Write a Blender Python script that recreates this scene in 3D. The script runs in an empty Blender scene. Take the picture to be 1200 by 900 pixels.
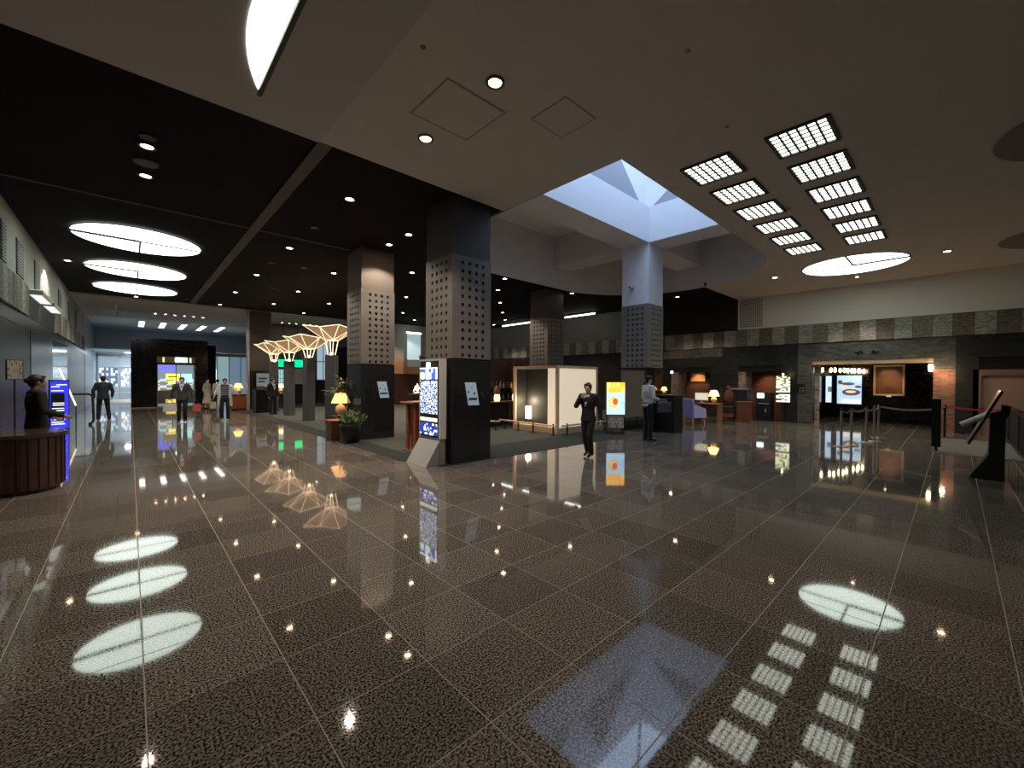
import bpy, bmesh, math, random
from mathutils import Vector, Matrix
random.seed(7)
S = bpy.context.scene
COL = S.collection
PI = math.pi

# ---------------------------------------------------------------- camera
HEAD, PIT, ROL, EYE = math.radians(42.86), -0.0106, 0.0051, 1.66
fwd = Vector((math.sin(HEAD)*math.cos(PIT), math.cos(HEAD)*math.cos(PIT), math.sin(PIT)))
rt = Vector((math.cos(HEAD), -math.sin(HEAD), 0)); up = rt.cross(fwd)
rt2 = rt*math.cos(ROL)+up*math.sin(ROL); up2 = up*math.cos(ROL)-rt*math.sin(ROL)
cd = bpy.data.cameras.new('camera'); cam = bpy.data.objects.new('camera', cd); COL.objects.link(cam)
m4 = Matrix.Identity(4)
for i in range(3):
    m4[i][0], m4[i][1], m4[i][2] = rt2[i], up2[i], -fwd[i]
m4[0][3], m4[1][3], m4[2][3] = 0, 0, EYE
cam.matrix_world = m4
cd.sensor_width = 36; cd.lens = 482/1200*36; cd.clip_start = .05; cd.clip_end = 300
S.camera = cam

# ---------------------------------------------------------------- world and exposure
w = bpy.data.worlds.new('dusk_sky'); S.world = w; w.use_nodes = True
bg = w.node_tree.nodes['Background']; bg.inputs[0].default_value = (.54, .70, 1, 1); bg.inputs[1].default_value = 3.4
S.view_settings.view_transform = 'Standard'; S.view_settings.look = 'None'
S.view_settings.exposure = 0.42; S.view_settings.gamma = 1; S.view_settings.use_curve_mapping = False
S.cycles.max_bounces = 6; S.cycles.diffuse_bounces = 4; S.cycles.glossy_bounces = 4
S.cycles.transmission_bounces = 6; S.cycles.transparent_max_bounces = 8
S.cycles.sample_clamp_indirect = 3; S.cycles.caustics_reflective = True; S.cycles.use_light_tree = True
S.cycles.use_denoising = True
DISC, PANEL, DOWN, SPOT, TUBE = 3.3, 4.0, 32.0, 165.0, 6.0   # light levels

# ---------------------------------------------------------------- materials
MATS = {}
def mat(name, col=(.5,.5,.5), rough=.5, metal=0, emit=0, ecol=None, spec=.5, noise=0, nscale=40, bump=0, bscale=60, ior=None, rvar=0):
    if name in MATS: return MATS[name]
    m = bpy.data.materials.new(name); m.use_nodes = True; nt = m.node_tree; b = nt.nodes['Principled BSDF']
    b.inputs['Base Color'].default_value = (*col, 1); b.inputs['Roughness'].default_value = rough
    b.inputs['Metallic'].default_value = metal; b.inputs['Specular IOR Level'].default_value = spec
    if ior: b.inputs['IOR'].default_value = ior
    if emit:
        b.inputs['Emission Color'].default_value = (*(ecol or col), 1); b.inputs['Emission Strength'].default_value = emit
    tc = nt.nodes.new('ShaderNodeNewGeometry')
    n = nt.nodes.new('ShaderNodeTexNoise'); n.inputs['Scale'].default_value = nscale; n.inputs['Detail'].default_value = 4
    nt.links.new(tc.outputs['Position'], n.inputs['Vector'])
    if noise:
        mx = nt.nodes.new('ShaderNodeMix'); mx.data_type = 'RGBA'
        mx.inputs[6].default_value = (*[c*(1-noise) for c in col], 1); mx.inputs[7].default_value = (*[min(1, c*(1+noise)) for c in col], 1)
        cr = nt.nodes.new('ShaderNodeMapRange'); cr.inputs[1].default_value = .35; cr.inputs[2].default_value = .65
        nt.links.new(n.outputs['Fac'], cr.inputs[0]); nt.links.new(cr.outputs[0], mx.inputs[0]); nt.links.new(mx.outputs[2], b.inputs['Base Color'])
    if rvar:
        rr = nt.nodes.new('ShaderNodeMapRange'); rr.inputs[3].default_value = rough-rvar; rr.inputs[4].default_value = rough+rvar
        nt.links.new(n.outputs['Fac'], rr.inputs[0]); nt.links.new(rr.outputs[0], b.inputs['Roughness'])
    if bump:
        n2 = nt.nodes.new('ShaderNodeTexNoise'); n2.inputs['Scale'].default_value = bscale; n2.inputs['Detail'].default_value = 3
        nt.links.new(tc.outputs['Position'], n2.inputs['Vector'])
        bp = nt.nodes.new('ShaderNodeBump'); bp.inputs['Strength'].default_value = bump; bp.inputs['Distance'].default_value = .01
        nt.links.new(n2.outputs['Fac'], bp.inputs['Height']); nt.links.new(bp.outputs[0], b.inputs['Normal'])
    MATS[name] = m
    return m

def granite_mat(name, dark, light, rough, scale=160, cell=None, rvar=.05, spec=.5, bump=0.0, ior=1.5, vein=0):
    m = bpy.data.materials.new(name); m.use_nodes = True; nt = m.node_tree; b = nt.nodes['Principled BSDF']; L = nt.links.new
    g = nt.nodes.new('ShaderNodeNewGeometry')
    n = nt.nodes.new('ShaderNodeTexNoise'); n.inputs['Scale'].default_value = scale; n.inputs['Detail'].default_value = 2
    L(g.outputs['Position'], n.inputs['Vector'])
    cr = nt.nodes.new('ShaderNodeValToRGB'); cr.color_ramp.elements[0].position = .40; cr.color_ramp.elements[1].position = .62
    cr.color_ramp.elements[0].color = (*dark, 1); cr.color_ramp.elements[1].color = (*light, 1)
    L(n.outputs['Fac'], cr.inputs[0]); out = cr.outputs[0]
    if vein:
        v = nt.nodes.new('ShaderNodeTexNoise'); v.inputs['Scale'].default_value = vein; v.inputs['Detail'].default_value = 6; v.inputs['Distortion'].default_value = 1.2
        mp = nt.nodes.new('ShaderNodeMapping'); mp.inputs['Scale'].default_value = (1, 1, 3.5)
        L(g.outputs['Position'], mp.inputs[0]); L(mp.outputs[0], v.inputs['Vector'])
        r2 = nt.nodes.new('ShaderNodeMapRange'); r2.inputs[1].default_value = .35; r2.inputs[2].default_value = .68; r2.inputs[3].default_value = .55; r2.inputs[4].default_value = 1.7
        L(v.outputs['Fac'], r2.inputs[0])
        mm = nt.nodes.new('ShaderNodeVectorMath'); mm.operation = 'SCALE'; L(out, mm.inputs[0]); L(r2.outputs[0], mm.inputs['Scale']); out = mm.outputs[0]
    if cell:   # one tone per tile of the floor grid
        x0, sx, y0, sy = cell
        sp = nt.nodes.new('ShaderNodeVectorMath'); sp.operation = 'SUBTRACT'; sp.inputs[1].default_value = (x0, y0, -5)
        dv = nt.nodes.new('ShaderNodeVectorMath'); dv.operation = 'DIVIDE'; dv.inputs[1].default_value = (sx, sy, 100)
        fl = nt.nodes.new('ShaderNodeVectorMath'); fl.operation = 'FLOOR'
        L(g.outputs['Position'], sp.inputs[0]); L(sp.outputs[0], dv.inputs[0]); L(dv.outputs[0], fl.inputs[0])
        wn = nt.nodes.new('ShaderNodeTexWhiteNoise'); L(fl.outputs[0], wn.inputs['Vector'])
        r3 = nt.nodes.new('ShaderNodeMapRange'); r3.inputs[3].default_value = .8; r3.inputs[4].default_value = 1.2; L(wn.outputs['Value'], r3.inputs[0])
        m3 = nt.nodes.new('ShaderNodeVectorMath'); m3.operation = 'SCALE'; L(out, m3.inputs[0]); L(r3.outputs[0], m3.inputs['Scale']); out = m3.outputs[0]
    L(out, b.inputs['Base Color'])
    rr = nt.nodes.new('ShaderNodeMapRange'); rr.inputs[1].default_value = .3; rr.inputs[2].default_value = .7
    rr.inputs[3].default_value = max(.01, rough-rvar); rr.inputs[4].default_value = rough+rvar
    L(n.outputs['Fac'], rr.inputs[0]); L(rr.outputs[0], b.inputs['Roughness'])
    b.inputs['Specular IOR Level'].default_value = spec; b.inputs['IOR'].default_value = ior
    if bump:
        bp = nt.nodes.new('ShaderNodeBump'); bp.inputs['Strength'].default_value = bump; bp.inputs['Distance'].default_value = .002
        L(n.outputs['Fac'], bp.inputs['Height']); L(bp.outputs[0], b.inputs['Normal'])
    MATS[name] = m
    return m

def screen_mat(name, base, marks, strength, sx, sy, thr=.5, third=None):
    """a printed or lit sheet with rows of marks; Generated coordinates run over the sheet"""
    m = bpy.data.materials.new(name); m.use_nodes = True; nt = m.node_tree; b = nt.nodes['Principled BSDF']; L = nt.links.new
    t = nt.nodes.new('ShaderNodeTexCoord'); mp = nt.nodes.new('ShaderNodeMapping'); mp.inputs['Scale'].default_value = (sx, sx, sy)
    L(t.outputs['Generated'], mp.inputs[0])
    fl = nt.nodes.new('ShaderNodeVectorMath'); fl.operation = 'FLOOR'; L(mp.outputs[0], fl.inputs[0])
    wn = nt.nodes.new('ShaderNodeTexWhiteNoise'); L(fl.outputs[0], wn.inputs['Vector'])
    cr = nt.nodes.new('ShaderNodeValToRGB'); cr.color_ramp.interpolation = 'CONSTANT'
    cr.color_ramp.elements[0].color = (*base, 1); cr.color_ramp.elements[1].color = (*marks, 1); cr.color_ramp.elements[1].position = thr
    if third:
        e = cr.color_ramp.elements.new(.88); e.color = (*third, 1)
    L(wn.outputs['Value'], cr.inputs[0]); L(cr.outputs[0], b.inputs['Base Color']); b.inputs['Roughness'].default_value = .4
    if strength:
        L(cr.outputs[0], b.inputs['Emission Color']); b.inputs['Emission Strength'].default_value = strength
        b.inputs['Base Color'].default_value = (.02,.02,.02,1)
    MATS[name] = m
    return m

def brick_mat(name, c1, c2, mortar, scale=1, rough=.8, axis='x'):
    m = bpy.data.materials.new(name); m.use_nodes = True; nt = m.node_tree; b = nt.nodes['Principled BSDF']; L = nt.links.new
    g = nt.nodes.new('ShaderNodeNewGeometry'); sx = nt.nodes.new('ShaderNodeSeparateXYZ'); cb = nt.nodes.new('ShaderNodeCombineXYZ')
    ad = nt.nodes.new('ShaderNodeMath'); L(g.outputs['Position'], sx.inputs[0]); L(sx.outputs[0], ad.inputs[0]); L(sx.outputs[1], ad.inputs[1])
    L(ad.outputs[0], cb.inputs[0]); L(sx.outputs[2], cb.inputs[1])
    k = nt.nodes.new('ShaderNodeTexBrick'); L(cb.outputs[0], k.inputs['Vector'])
    k.inputs['Color1'].default_value = (*c1, 1); k.inputs['Color2'].default_value = (*c2, 1); k.inputs['Mortar'].default_value = (*mortar, 1)
    k.inputs['Scale'].default_value = scale; k.inputs['Brick Width'].default_value = .22; k.inputs['Row Height'].default_value = .07; k.inputs['Mortar Size'].default_value = .006
    L(k.outputs[0], b.inputs['Base Color']); b.inputs['Roughness'].default_value = rough
    bp = nt.nodes.new('ShaderNodeBump'); bp.inputs['Strength'].default_value = .6; bp.inputs['Distance'].default_value = .01
    L(k.outputs['Fac'], bp.inputs['Height']); bp.invert = True; L(bp.outputs[0], b.inputs['Normal'])
    MATS[name] = m
    return m

GX0, GSX, GY0, GSY = .05, .6130, .33, .5905
M_FLOOR = granite_mat('polished_granite_floor', (.018,.016,.0135), (.290,.255,.215), .042, 85, (GX0,GSX,GY0,GSY), rvar=.025, ior=1.6)
M_GROUT = mat('pale_grout', (.36,.32,.27), .7)
M_CEIL = mat('matt_plaster_ceiling', (.62,.57,.52), .9, noise=.02, nscale=3)
M_CEIL2 = mat('grey_plaster_ceiling', (.50,.48,.47), .9)
M_DARKCEIL = mat('black_painted_ceiling', (.012,.0092,.0097), .9, spec=.15, noise=.1, nscale=2)
M_DARKTRIM = mat('brown_ceiling_strip', (.10,.085,.075), .7)
M_WHITE = mat('white_plaster', (.72,.72,.74), .85, noise=.015, nscale=4)
M_WWHITE = mat('warm_white_wall', (.74,.71,.67), .85)
M_LWALL = mat('left_grey_wall', (.36,.35,.32), .85)
M_PERF = mat('warm_grey_metal_panel', (.17,.155,.14), .5, noise=.12, nscale=90)
M_HOLE = mat('black_hole', (.004,.004,.004), .8)
M_POL = granite_mat('polished_black_granite', (.006,.006,.007), (.030,.031,.031), .045, 220, rvar=.02, ior=1.6)
M_PTOP = mat('charcoal_pillar_head', (.055,.057,.065), .6)
M_GREEN = granite_mat('dark_veined_stone', (.010,.0115,.010), (.024,.026,.023), .35, 60, vein=3.0)
M_GRANL = granite_mat('grey_veined_stone', (.040,.043,.038), (.09,.094,.084), .4, 60, vein=2.5)
M_BLACK = mat('black_gloss', (.008,.008,.009), .30)
M_BLACKM = mat('black_matt', (.010,.010,.011), .7)
M_BLK_STONE = granite_mat('black_marble', (.004,.0035,.003), (.022,.018,.014), .12, 12, vein=3, rvar=.03)
M_PA = granite_mat('band_panel_warm', (.078,.062,.048), (.17,.138,.106), .75, 70, vein=7)
M_PB = granite_mat('band_panel_grey', (.17,.172,.155), (.34,.34,.31), .75, 70, vein=7)
M_PC = granite_mat('band_panel_olive', (.105,.097,.074), (.22,.20,.16), .75, 70, vein=7)
M_BRICK = brick_mat('warm_red_brick', (.23,.105,.070), (.13,.060,.042), (.22,.14,.10))
M_BRICKD = brick_mat('dark_brown_brick', (.16,.06,.04), (.09,.035,.025), (.14,.08,.06))
M_TRAV = granite_mat('grey_brown_stone_jamb', (.16,.12,.10), (.32,.26,.22), .5, 60, vein=3)
M_CARPET = mat('dark_green_carpet', (.014,.020,.018), .95, noise=.2, nscale=30)
M_LOUNGE = mat('lounge_grey_carpet', (.048,.052,.046), .9, noise=.2, nscale=12)
M_WOODR = mat('red_brown_wood', (.30,.085,.035), .35, noise=.25, nscale=14)
M_WOODD = mat('dark_brown_wood', (.055,.022,.014), .35, noise=.25, nscale=12)
M_WOODL = mat('pale_timber', (.72,.52,.32), .5, noise=.08, nscale=10)
M_PAPER = mat('self_glowing_cream_paper', (.80,.66,.48), .8, emit=.42, ecol=(1,.82,.60))  # even glow put into the paper itself; nothing lights it from behind
M_STEEL = mat('brushed_steel', (.6,.6,.58), .3, 1)
M_GREYM = mat('grey_metal', (.33,.32,.30), .45, .3, noise=.06, nscale=300)
M_WMET = mat('white_metal', (.62,.62,.60), .45)
M_DISC = mat('luminous_diffuser', (.85,1,.9), .5, emit=DISC, ecol=(.86,1,.90))
M_PANEL = mat('louvre_diffuser', (.85,1,.9), .5, emit=PANEL, ecol=(.95,1,.86))
M_LAMP = mat('halogen_lamp', (1,.7,.4), .5, emit=DOWN, ecol=(1,.66,.42))
M_UNLIT = mat('unlit_diffuser', (.22,.195,.18), .8)
M_TUBE = mat('fluorescent_tube', (1,1,1), .5, emit=TUBE, ecol=(1,.98,.86))
M_LOUV = mat('dark_bronze_frame', (.035,.028,.022), .5)
M_TRIMG = mat('downlight_trim', (.10,.07,.055), .5, .3)
M_SHADE = mat('warm_lampshade', (1,.6,.3), .8, emit=1.3, ecol=(1,.50,.18))
M_BULB = mat('warm_bulb', (1,.8,.5), .5, emit=14, ecol=(1,.72,.38))
M_CREAMGLOW = mat('cream_glow', (1,.85,.6), .6, emit=6, ecol=(1,.86,.55))
M_CERAM = mat('cream_ceramic', (.75,.6,.42), .25)
M_SKIN = mat('skin', (.68,.45,.34), .5)
M_HAIR = mat('black_hair', (.010,.008,.008), .45)
M_SUIT = mat('black_suit_cloth', (.010,.011,.014), .8)
M_WSHIRT = mat('white_shirt_cloth', (.62,.62,.64), .8)
M_GLASS = mat('smoked_glass', (.045,.05,.055), .08, spec=.6)
M_LEAF = mat('green_leaf', (.10,.16,.035), .5, noise=.4, nscale=20)
M_SOIL = mat('dark_soil', (.03,.02,.015), .95)
M_CYANG = mat('pale_blue_light_panel', (.5,.7,.8), .6, emit=.42, ecol=(.50,.68,.85))

# ---------------------------------------------------------------- geometry helpers
def link(o, parent=None):
    COL.objects.link(o)
    if parent is not None: o.parent = parent
    return o
def tag(o, label=None, cat=None, group=None, kind=None):
    for k, v in (('label',label),('category',cat),('group',group),('kind',kind)):
        if v: o[k] = v
    return o
def empty(name, loc=(0,0,0), rz=0, label=None, cat=None, group=None):
    o = bpy.data.objects.new(name, None); o.empty_display_size = .1
    link(o); o.location = loc; o.rotation_euler = (0,0,rz)
    return tag(o, label, cat, group)
class MB:
    def __init__(s): s.v=[]; s.f=[]; s.sm=False
    def _a(s, vs, fs):
        n=len(s.v); s.v += [tuple(v) for v in vs]; s.f += [tuple(i+n for i in f) for f in fs]; return s
    def box(s, x0,x1,y0,y1,z0,z1):
        vs=[(x,y,z) for z in (z0,z1) for y in (y0,y1) for x in (x0,x1)]
        return s._a(vs, [(0,2,3,1),(4,5,7,6),(0,1,5,4),(2,6,7,3),(0,4,6,2),(1,3,7,5)])
    def cbox(s, c, d, rz=0, M=None):
        b=MB().box(-d[0]/2,d[0]/2,-d[1]/2,d[1]/2,-d[2]/2,d[2]/2)
        T=Matrix.Translation(c) @ (M if M is not None else Matrix.Rotation(rz,4,'Z'))
        return s._a([T@Vector(v) for v in b.v], b.f)
    def chbox(s, x0,x1,y0,y1,z0,z1,c):
        """box with chamfered vertical edges and top edge"""
        pts=[(x0+c,y0),(x1-c,y0),(x1,y0+c),(x1,y1-c),(x1-c,y1),(x0+c,y1),(x0,y1-c),(x0,y0+c)]
        q=[(min(max(x,x0+c),x1-c),min(max(y,y0+c),y1-c)) for x,y in pts]
        vs=[(x,y,z0) for x,y in pts]+[(x,y,z1-c) for x,y in pts]+[((x+a)/2,(y+b)/2,z1) for (x,y),(a,b) in zip(pts,q)]
        fs=[tuple(range(7,-1,-1)),tuple(range(16,24))]
        for k in range(2):
            for i in range(8):
                j=(i+1)%8; fs.append((k*8+i,k*8+j,k*8+8+j,k*8+8+i))
        return s._a(vs,fs)
    def prism(s, pts, z0, z1):
        n=len(pts); vs=[(x,y,z0) for x,y in pts]+[(x,y,z1) for x,y in pts]
        return s._a(vs, [tuple(range(n-1,-1,-1)),tuple(range(n,2*n))]+[(i,(i+1)%n,n+(i+1)%n,n+i) for i in range(n)])
    def cone(s, p0, p1, r0, r1, n=12, caps=True):
        p0=Vector(p0); p1=Vector(p1); d=(p1-p0).normalized()
        a=d.orthogonal().normalized(); b=d.cross(a)
        vs=[]
        for p,r in ((p0,r0),(p1,r1)):
            vs += [p+(a*math.cos(2*PI*i/n)+b*math.sin(2*PI*i/n))*r for i in range(n)]
        fs=[(i,(i+1)%n,n+(i+1)%n,n+i) for i in range(n)]
        if caps: fs += [tuple(range(n-1,-1,-1)),tuple(range(n,2*n))]
        return s._a(vs,fs)
    def lathe(s, prof, c=(0,0,0), n=16, sx=1, sy=1, caps=True):
        vs=[]
        for r,z in prof: vs += [(c[0]+sx*r*math.cos(2*PI*i/n),c[1]+sy*r*math.sin(2*PI*i/n),c[2]+z) for i in range(n)]
        fs=[(k*n+i,k*n+(i+1)%n,(k+1)*n+(i+1)%n,(k+1)*n+i) for k in range(len(prof)-1) for i in range(n)]
        if caps: fs += [tuple(range(n-1,-1,-1)),tuple(range((len(prof)-1)*n,len(prof)*n))]
        return s._a(vs,fs)
    def ell(s, c, r, n=12, m=8, M=None):
        vs=[];
        for k in range(m+1):
            t=PI*(k+.001)/(m+.002)-PI/2
            for i in range(n):
                p=Vector((r[0]*math.cos(t)*math.cos(2*PI*i/n), r[1]*math.cos(t)*math.sin(2*PI*i/n), r[2]*math.sin(t)))
                if M is not None: p=M@p
                vs.append(Vector(c)+p)
        fs=[(k*n+i,k*n+(i+1)%n,(k+1)*n+(i+1)%n,(k+1)*n+i) for k in range(m) for i in range(n)]
        fs += [tuple(range(n-1,-1,-1)),tuple(range(m*n,(m+1)*n))]
        return s._a(vs,fs)
    def tube(s, pts, r, n=8):
        for a,b in zip(pts[:-1],pts[1:]): s.cone(a,b,r,r,n)
        return s
    def limb(s, pts, rs, n=12):
        for i in range(len(pts)-1): s.cone(pts[i],pts[i+1],rs[i],rs[i+1],n)
        for p,r in zip(pts,rs): s.ell(p,(r,r,r),n,8)
        return s
    def quad(s,a,b,c,d): return s._a([a,b,c,d],[(0,1,2,3)])
    def mesh(s, name, m=None, smooth=False):
        me=bpy.data.meshes.new(name); me.from_pydata([tuple(v) for v in s.v],[],s.f); me.update()
        if m: me.materials.append(m)
        if smooth:
            for p in me.polygons: p.use_smooth=True
        return me
    def build(s, name, m, parent=None, smooth=False, label=None, cat=None, group=None, kind=None, loc=None, rz=None):
        o=bpy.data.objects.new(name, s.mesh(name,m,smooth)); link(o,parent)
        if loc: o.location=loc
        if rz is not None: o.rotation_euler=(0,0,rz)
        if smooth:
            try:
                o.data.set_sharp_from_angle(angle=math.radians(45))
            except Exception: pass
        return tag(o,label,cat,group,kind)
def struct(name, mb, m): return mb.build(name, m, kind='structure')
def copy_tree(o, parent=None):
    c=o.copy(); COL.objects.link(c)
    if parent is not None: c.parent=parent
    for ch in list(o.children): copy_tree(ch,c)
    return c
def inst(o, name, parent):
    c=bpy.data.objects.new(name,o.data); link(c,parent); return c

# ================================================================ SETTING
XL, XR, ZC = -1.85, 19.5, 5.2
# floor: bedding plane, 300 nearest visible tiles one by one, the rest as one part
floor = struct('floor', MB().box(XL-1,XR+8,-9,46,-.10,-.0012), M_GROUT)
tiles=[]
def pix(x,y,z=0):
    v=Vector((x,y,z-EYE)); k=v.dot(fwd)
    if k<.2: return None
    return 600+482*v.dot(rt2)/k, 450-482*v.dot(up2)/k
g=.0028
for i in range(-5,48):
    for j in range(-16,62):
        x0,y0=GX0+i*GSX,GY0+j*GSY
        x1,y1=x0+GSX,y0+GSY
        if x0>25.9 or y0>40 or x1<-2.9: continue
        cx,cy=(x0+x1)/2,(y0+y1)/2
        q=[pix(a,b) for a in (x0,x1) for b in (y0,y1)]; q=[p for p in q if p]
        vis=bool(q) and any(-30<p[0]<1230 and p[1]<930 for p in q) and not (cx>4.2 and cy>6.9 and cx<12) and not(cx<-.9 and 8.3<cy<9.8)
        tiles.append((cx,cy,math.hypot(cx,cy),vis))
seen=sorted([t for t in tiles if t[3]],key=lambda t:t[2])[:300]; ss=set((round(t[0],3),round(t[1],3)) for t in seen)
tm=MB().chbox(-GSX/2+g,GSX/2-g,-GSY/2+g,GSY/2-g,-.02,0,.0015).mesh('floor_tile',M_FLOOR)
for t in seen:
    o=bpy.data.objects.new('floor_tile',tm); link(o,floor); o.location=(t[0],t[1],0)
rest=MB()
for t in tiles:
    if (round(t[0],3),round(t[1],3)) in ss: continue
    rest.box(t[0]-GSX/2+g,t[0]+GSX/2-g,t[1]-GSY/2+g,t[1]+GSY/2-g,-.02,0)
rest.build('floor_tile_field',M_FLOOR,floor,kind='stuff')

# ceilings, with the stadium-shaped drum opening cut through both
AX0, AXC, AR, AY0, AY1, AYC = 5.76, 12.55, 3.447, 3.66, 10.555, 7.107
YL = 6.5
ARL = AY1-AYC; ALC = AX0+ARL
def cut(x):
    if x<=AX0 or x>=AXC+AR: return None
    if x<ALC: return AY0,AYC+math.sqrt(max(0,ARL*ARL-(x-ALC)**2))
    if x<=AXC: return AY0,AY1
    h=math.sqrt(max(0,AR*AR-(x-AXC)**2)); return AYC-h,AYC+h
xs=[XL-.3,AX0-1e-4,AX0+1e-4]+[ALC-ARL*math.cos(PI/2*k/20) for k in range(1,21)]+[AXC]+[AXC+AR*math.sin(PI/2*k/28) for k in range(1,29)]
xs[-1]=AXC+AR+1e-4; xs+= [XR+.3]
lc=MB(); dc=MB()
def quadcol(mb,xa,xb,ya0,yb0,ya1,yb1,z0=ZC,z1=ZC+.12):
    if ya1-ya0<1e-3 and yb1-yb0<1e-3: return
    mb.prism([(xa,ya0),(xb,yb0),(xb,yb1),(xa,ya1)],z0,z1)
for xa,xb in zip(xs[:-1],xs[1:]):
    if xb-xa<1e-3: continue
    ca,cb=cut(xa+1e-5),cut(xb-1e-5)
    la,lb=(ca[0] if ca else None),(cb[0] if cb else None)
    ha,hb=(ca[1] if ca else None),(cb[1] if cb else None)
    xb_=min(xb,17.9) if xb>16.2 else xb
    if la is None or lb is None:
        quadcol(lc,xa,xb,-7.5,-7.5,YL,YL); quadcol(dc,xa,xb_,YL,YL,25,25,ZC+.03,ZC+.15)
    else:
        quadcol(lc,xa,xb,-7.5,-7.5,min(la,YL),min(lb,YL))
        if max(ha,hb)>YL:
            quadcol(dc,xa,xb,max(ha,YL),max(hb,YL),25,25,ZC+.03,ZC+.15)
        if min(ha,hb)<YL: quadcol(lc,xa,xb,ha,hb,YL,YL)
        if max(la,lb)>YL: quadcol(dc,xa,xb,YL,YL,la,lb,ZC+.03,ZC+.15)
light_ceiling=struct('ceiling',lc,M_CEIL)
dark_ceiling=struct('ceiling',dc,M_DARKCEIL)
struct('ceiling',MB().box(17.9,XR+.3,YL,30,5.4,5.5),M_DARKCEIL)
struct('trim_1',MB().box(17.85,17.95,YL,30,5.2,5.5),M_DARKCEIL)
struct('ceiling',MB().box(XL-.3,XR+.3,25,33,5.15,5.3),M_CEIL2)
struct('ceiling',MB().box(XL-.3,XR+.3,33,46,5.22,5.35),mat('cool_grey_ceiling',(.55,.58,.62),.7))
struct('trim_2',MB().box(2.08,2.28,YL,25,ZC+.005,ZC+.04),M_DARKTRIM)
struct('trim_3',MB().box(XL,4.5,11.40,11.47,ZC+.015,ZC+.035),M_DARKTRIM)
struct('trim_4',MB().box(XL,2.08,-7.5,YL-.001,ZC-.02,ZC-.001),M_CEIL2)   # slightly lower, greyer ceiling bay
# drum wall, cross beams, deck and skylight shaft
ZB, ZD = 6.01, 7.12
dw=MB(); ARi=AR-.015; ring=[(AX0+.015,AY0+.015)]+[(AXC,AY0+.015)]+[(AXC+ARi*math.sin(t),AYC-ARi*math.cos(t)) for t in [PI*k/56 for k in range(1,56)]]+[(AXC,AY1-.015)]+[(ALC-(ARL-.015)*math.sin(t),AYC+(ARL-.015)*math.cos(t)) for t in [PI/2*k/20 for k in range(0,21)]]
for (a,b),(c,d) in zip(ring,ring[1:]+ring[:1]):
    dw._a([(a,b,ZC-.004),(c,d,ZC-.004),(c,d,ZD+.1),(a,b,ZD+.1)],[(0,1,2,3)])
drum=struct('wall_drum',dw,M_WHITE)
PX, PY, PW = 12.0, 6.62, .97
bm_=MB().box(AX0+.002,AXC+AR-.05,PY,PY+PW,ZB,ZD).box(PX,PX+PW,AY0+.03,PY-.001,ZB,ZD).box(PX,PX+PW,PY+PW+.001,AY1-.03,ZB,ZD)
struct('trim_5',bm_,M_WHITE)
struct('ceiling',MB().box(PX+.5,17,AY0-.3,AY1+.3,ZD,ZD+.15).box(AX0-.1,PX+.5,PY+.5,AY1+.3,ZD,ZD+.15),M_WHITE)
# skylight: set-back shaft walls, triangular gussets, glazed pyramid
SH=9.6; sb=.35
sh=MB()
X0s,X1s,Y0s,Y1s=AX0-.0,PX+sb,AY0-.0,PY+sb
sh.box(X0s-.1,X0s,Y0s-.1,Y1s+.1,ZD+.002,SH).box(X1s,X1s+.2,Y0s-.1,Y1s+.2,ZD+.002,SH).box(X0s-.1,X1s,Y0s-.1,Y0s,ZD+.002,SH).box(X0s-.1,X1s,Y1s,Y1s+.2,ZD+.002,SH)
shaft=struct('wall_skylight',sh,M_WHITE)
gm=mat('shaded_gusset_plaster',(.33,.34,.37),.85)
gus=MB()
def gusset(a,b,c,n,t=.05):
    a,b,c=map(Vector,(a,b,c)); n=Vector(n)*t
    gus._a([a,b,c,a+n,b+n,c+n],[(0,1,2),(5,4,3),(0,3,4,1),(1,4,5,2),(2,5,3,0)])
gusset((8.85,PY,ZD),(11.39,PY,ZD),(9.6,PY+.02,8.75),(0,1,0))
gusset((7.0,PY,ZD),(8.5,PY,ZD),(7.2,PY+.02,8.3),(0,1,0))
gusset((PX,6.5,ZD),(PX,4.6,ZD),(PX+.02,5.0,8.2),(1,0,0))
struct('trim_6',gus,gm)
gl=MB()
cxs,cys=(X0s+X1s)/2,(Y0s+Y1s)/2
for a,b in (((X0s,Y0s),(X1s,Y0s)),((X1s,Y0s),(X1s,Y1s)),((X1s,Y1s),(X0s,Y1s)),((X0s,Y1s),(X0s,Y0s))):
    gl._a([(*a,SH),(*b,SH),(cxs,cys,SH+1.2)],[(0,1,2)])
MG=bpy.data.materials.new('skylight_glass'); MG.use_nodes=True; nt=MG.node_tree; nt.nodes.remove(nt.nodes['Principled BSDF'])
ts=nt.nodes.new('ShaderNodeBsdfTransparent'); ts.inputs[0].default_value=(.88,.93,.95,1); nt.links.new(ts.outputs[0],nt.nodes['Material Output'].inputs[0])
struct('window_1',gl,MG)
fr=MB()
for a in ((X0s,Y0s),(X1s,Y0s),(X1s,Y1s),(X0s,Y1s)): fr.cone((*a,SH),(cxs,cys,SH+1.2),.05,.05,6)
struct('trim_7',fr,M_STEEL)
# portal for the daylight in the shaft
pl=bpy.data.lights.new('skylight_portal','AREA'); pl.shape='RECTANGLE'; pl.size=X1s-X0s; pl.size_y=Y1s-Y0s; pl.cycles.is_portal=True
po=bpy.data.objects.new('skylight_portal',pl); link(po); po.location=(cxs,cys,SH-.05)

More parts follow.
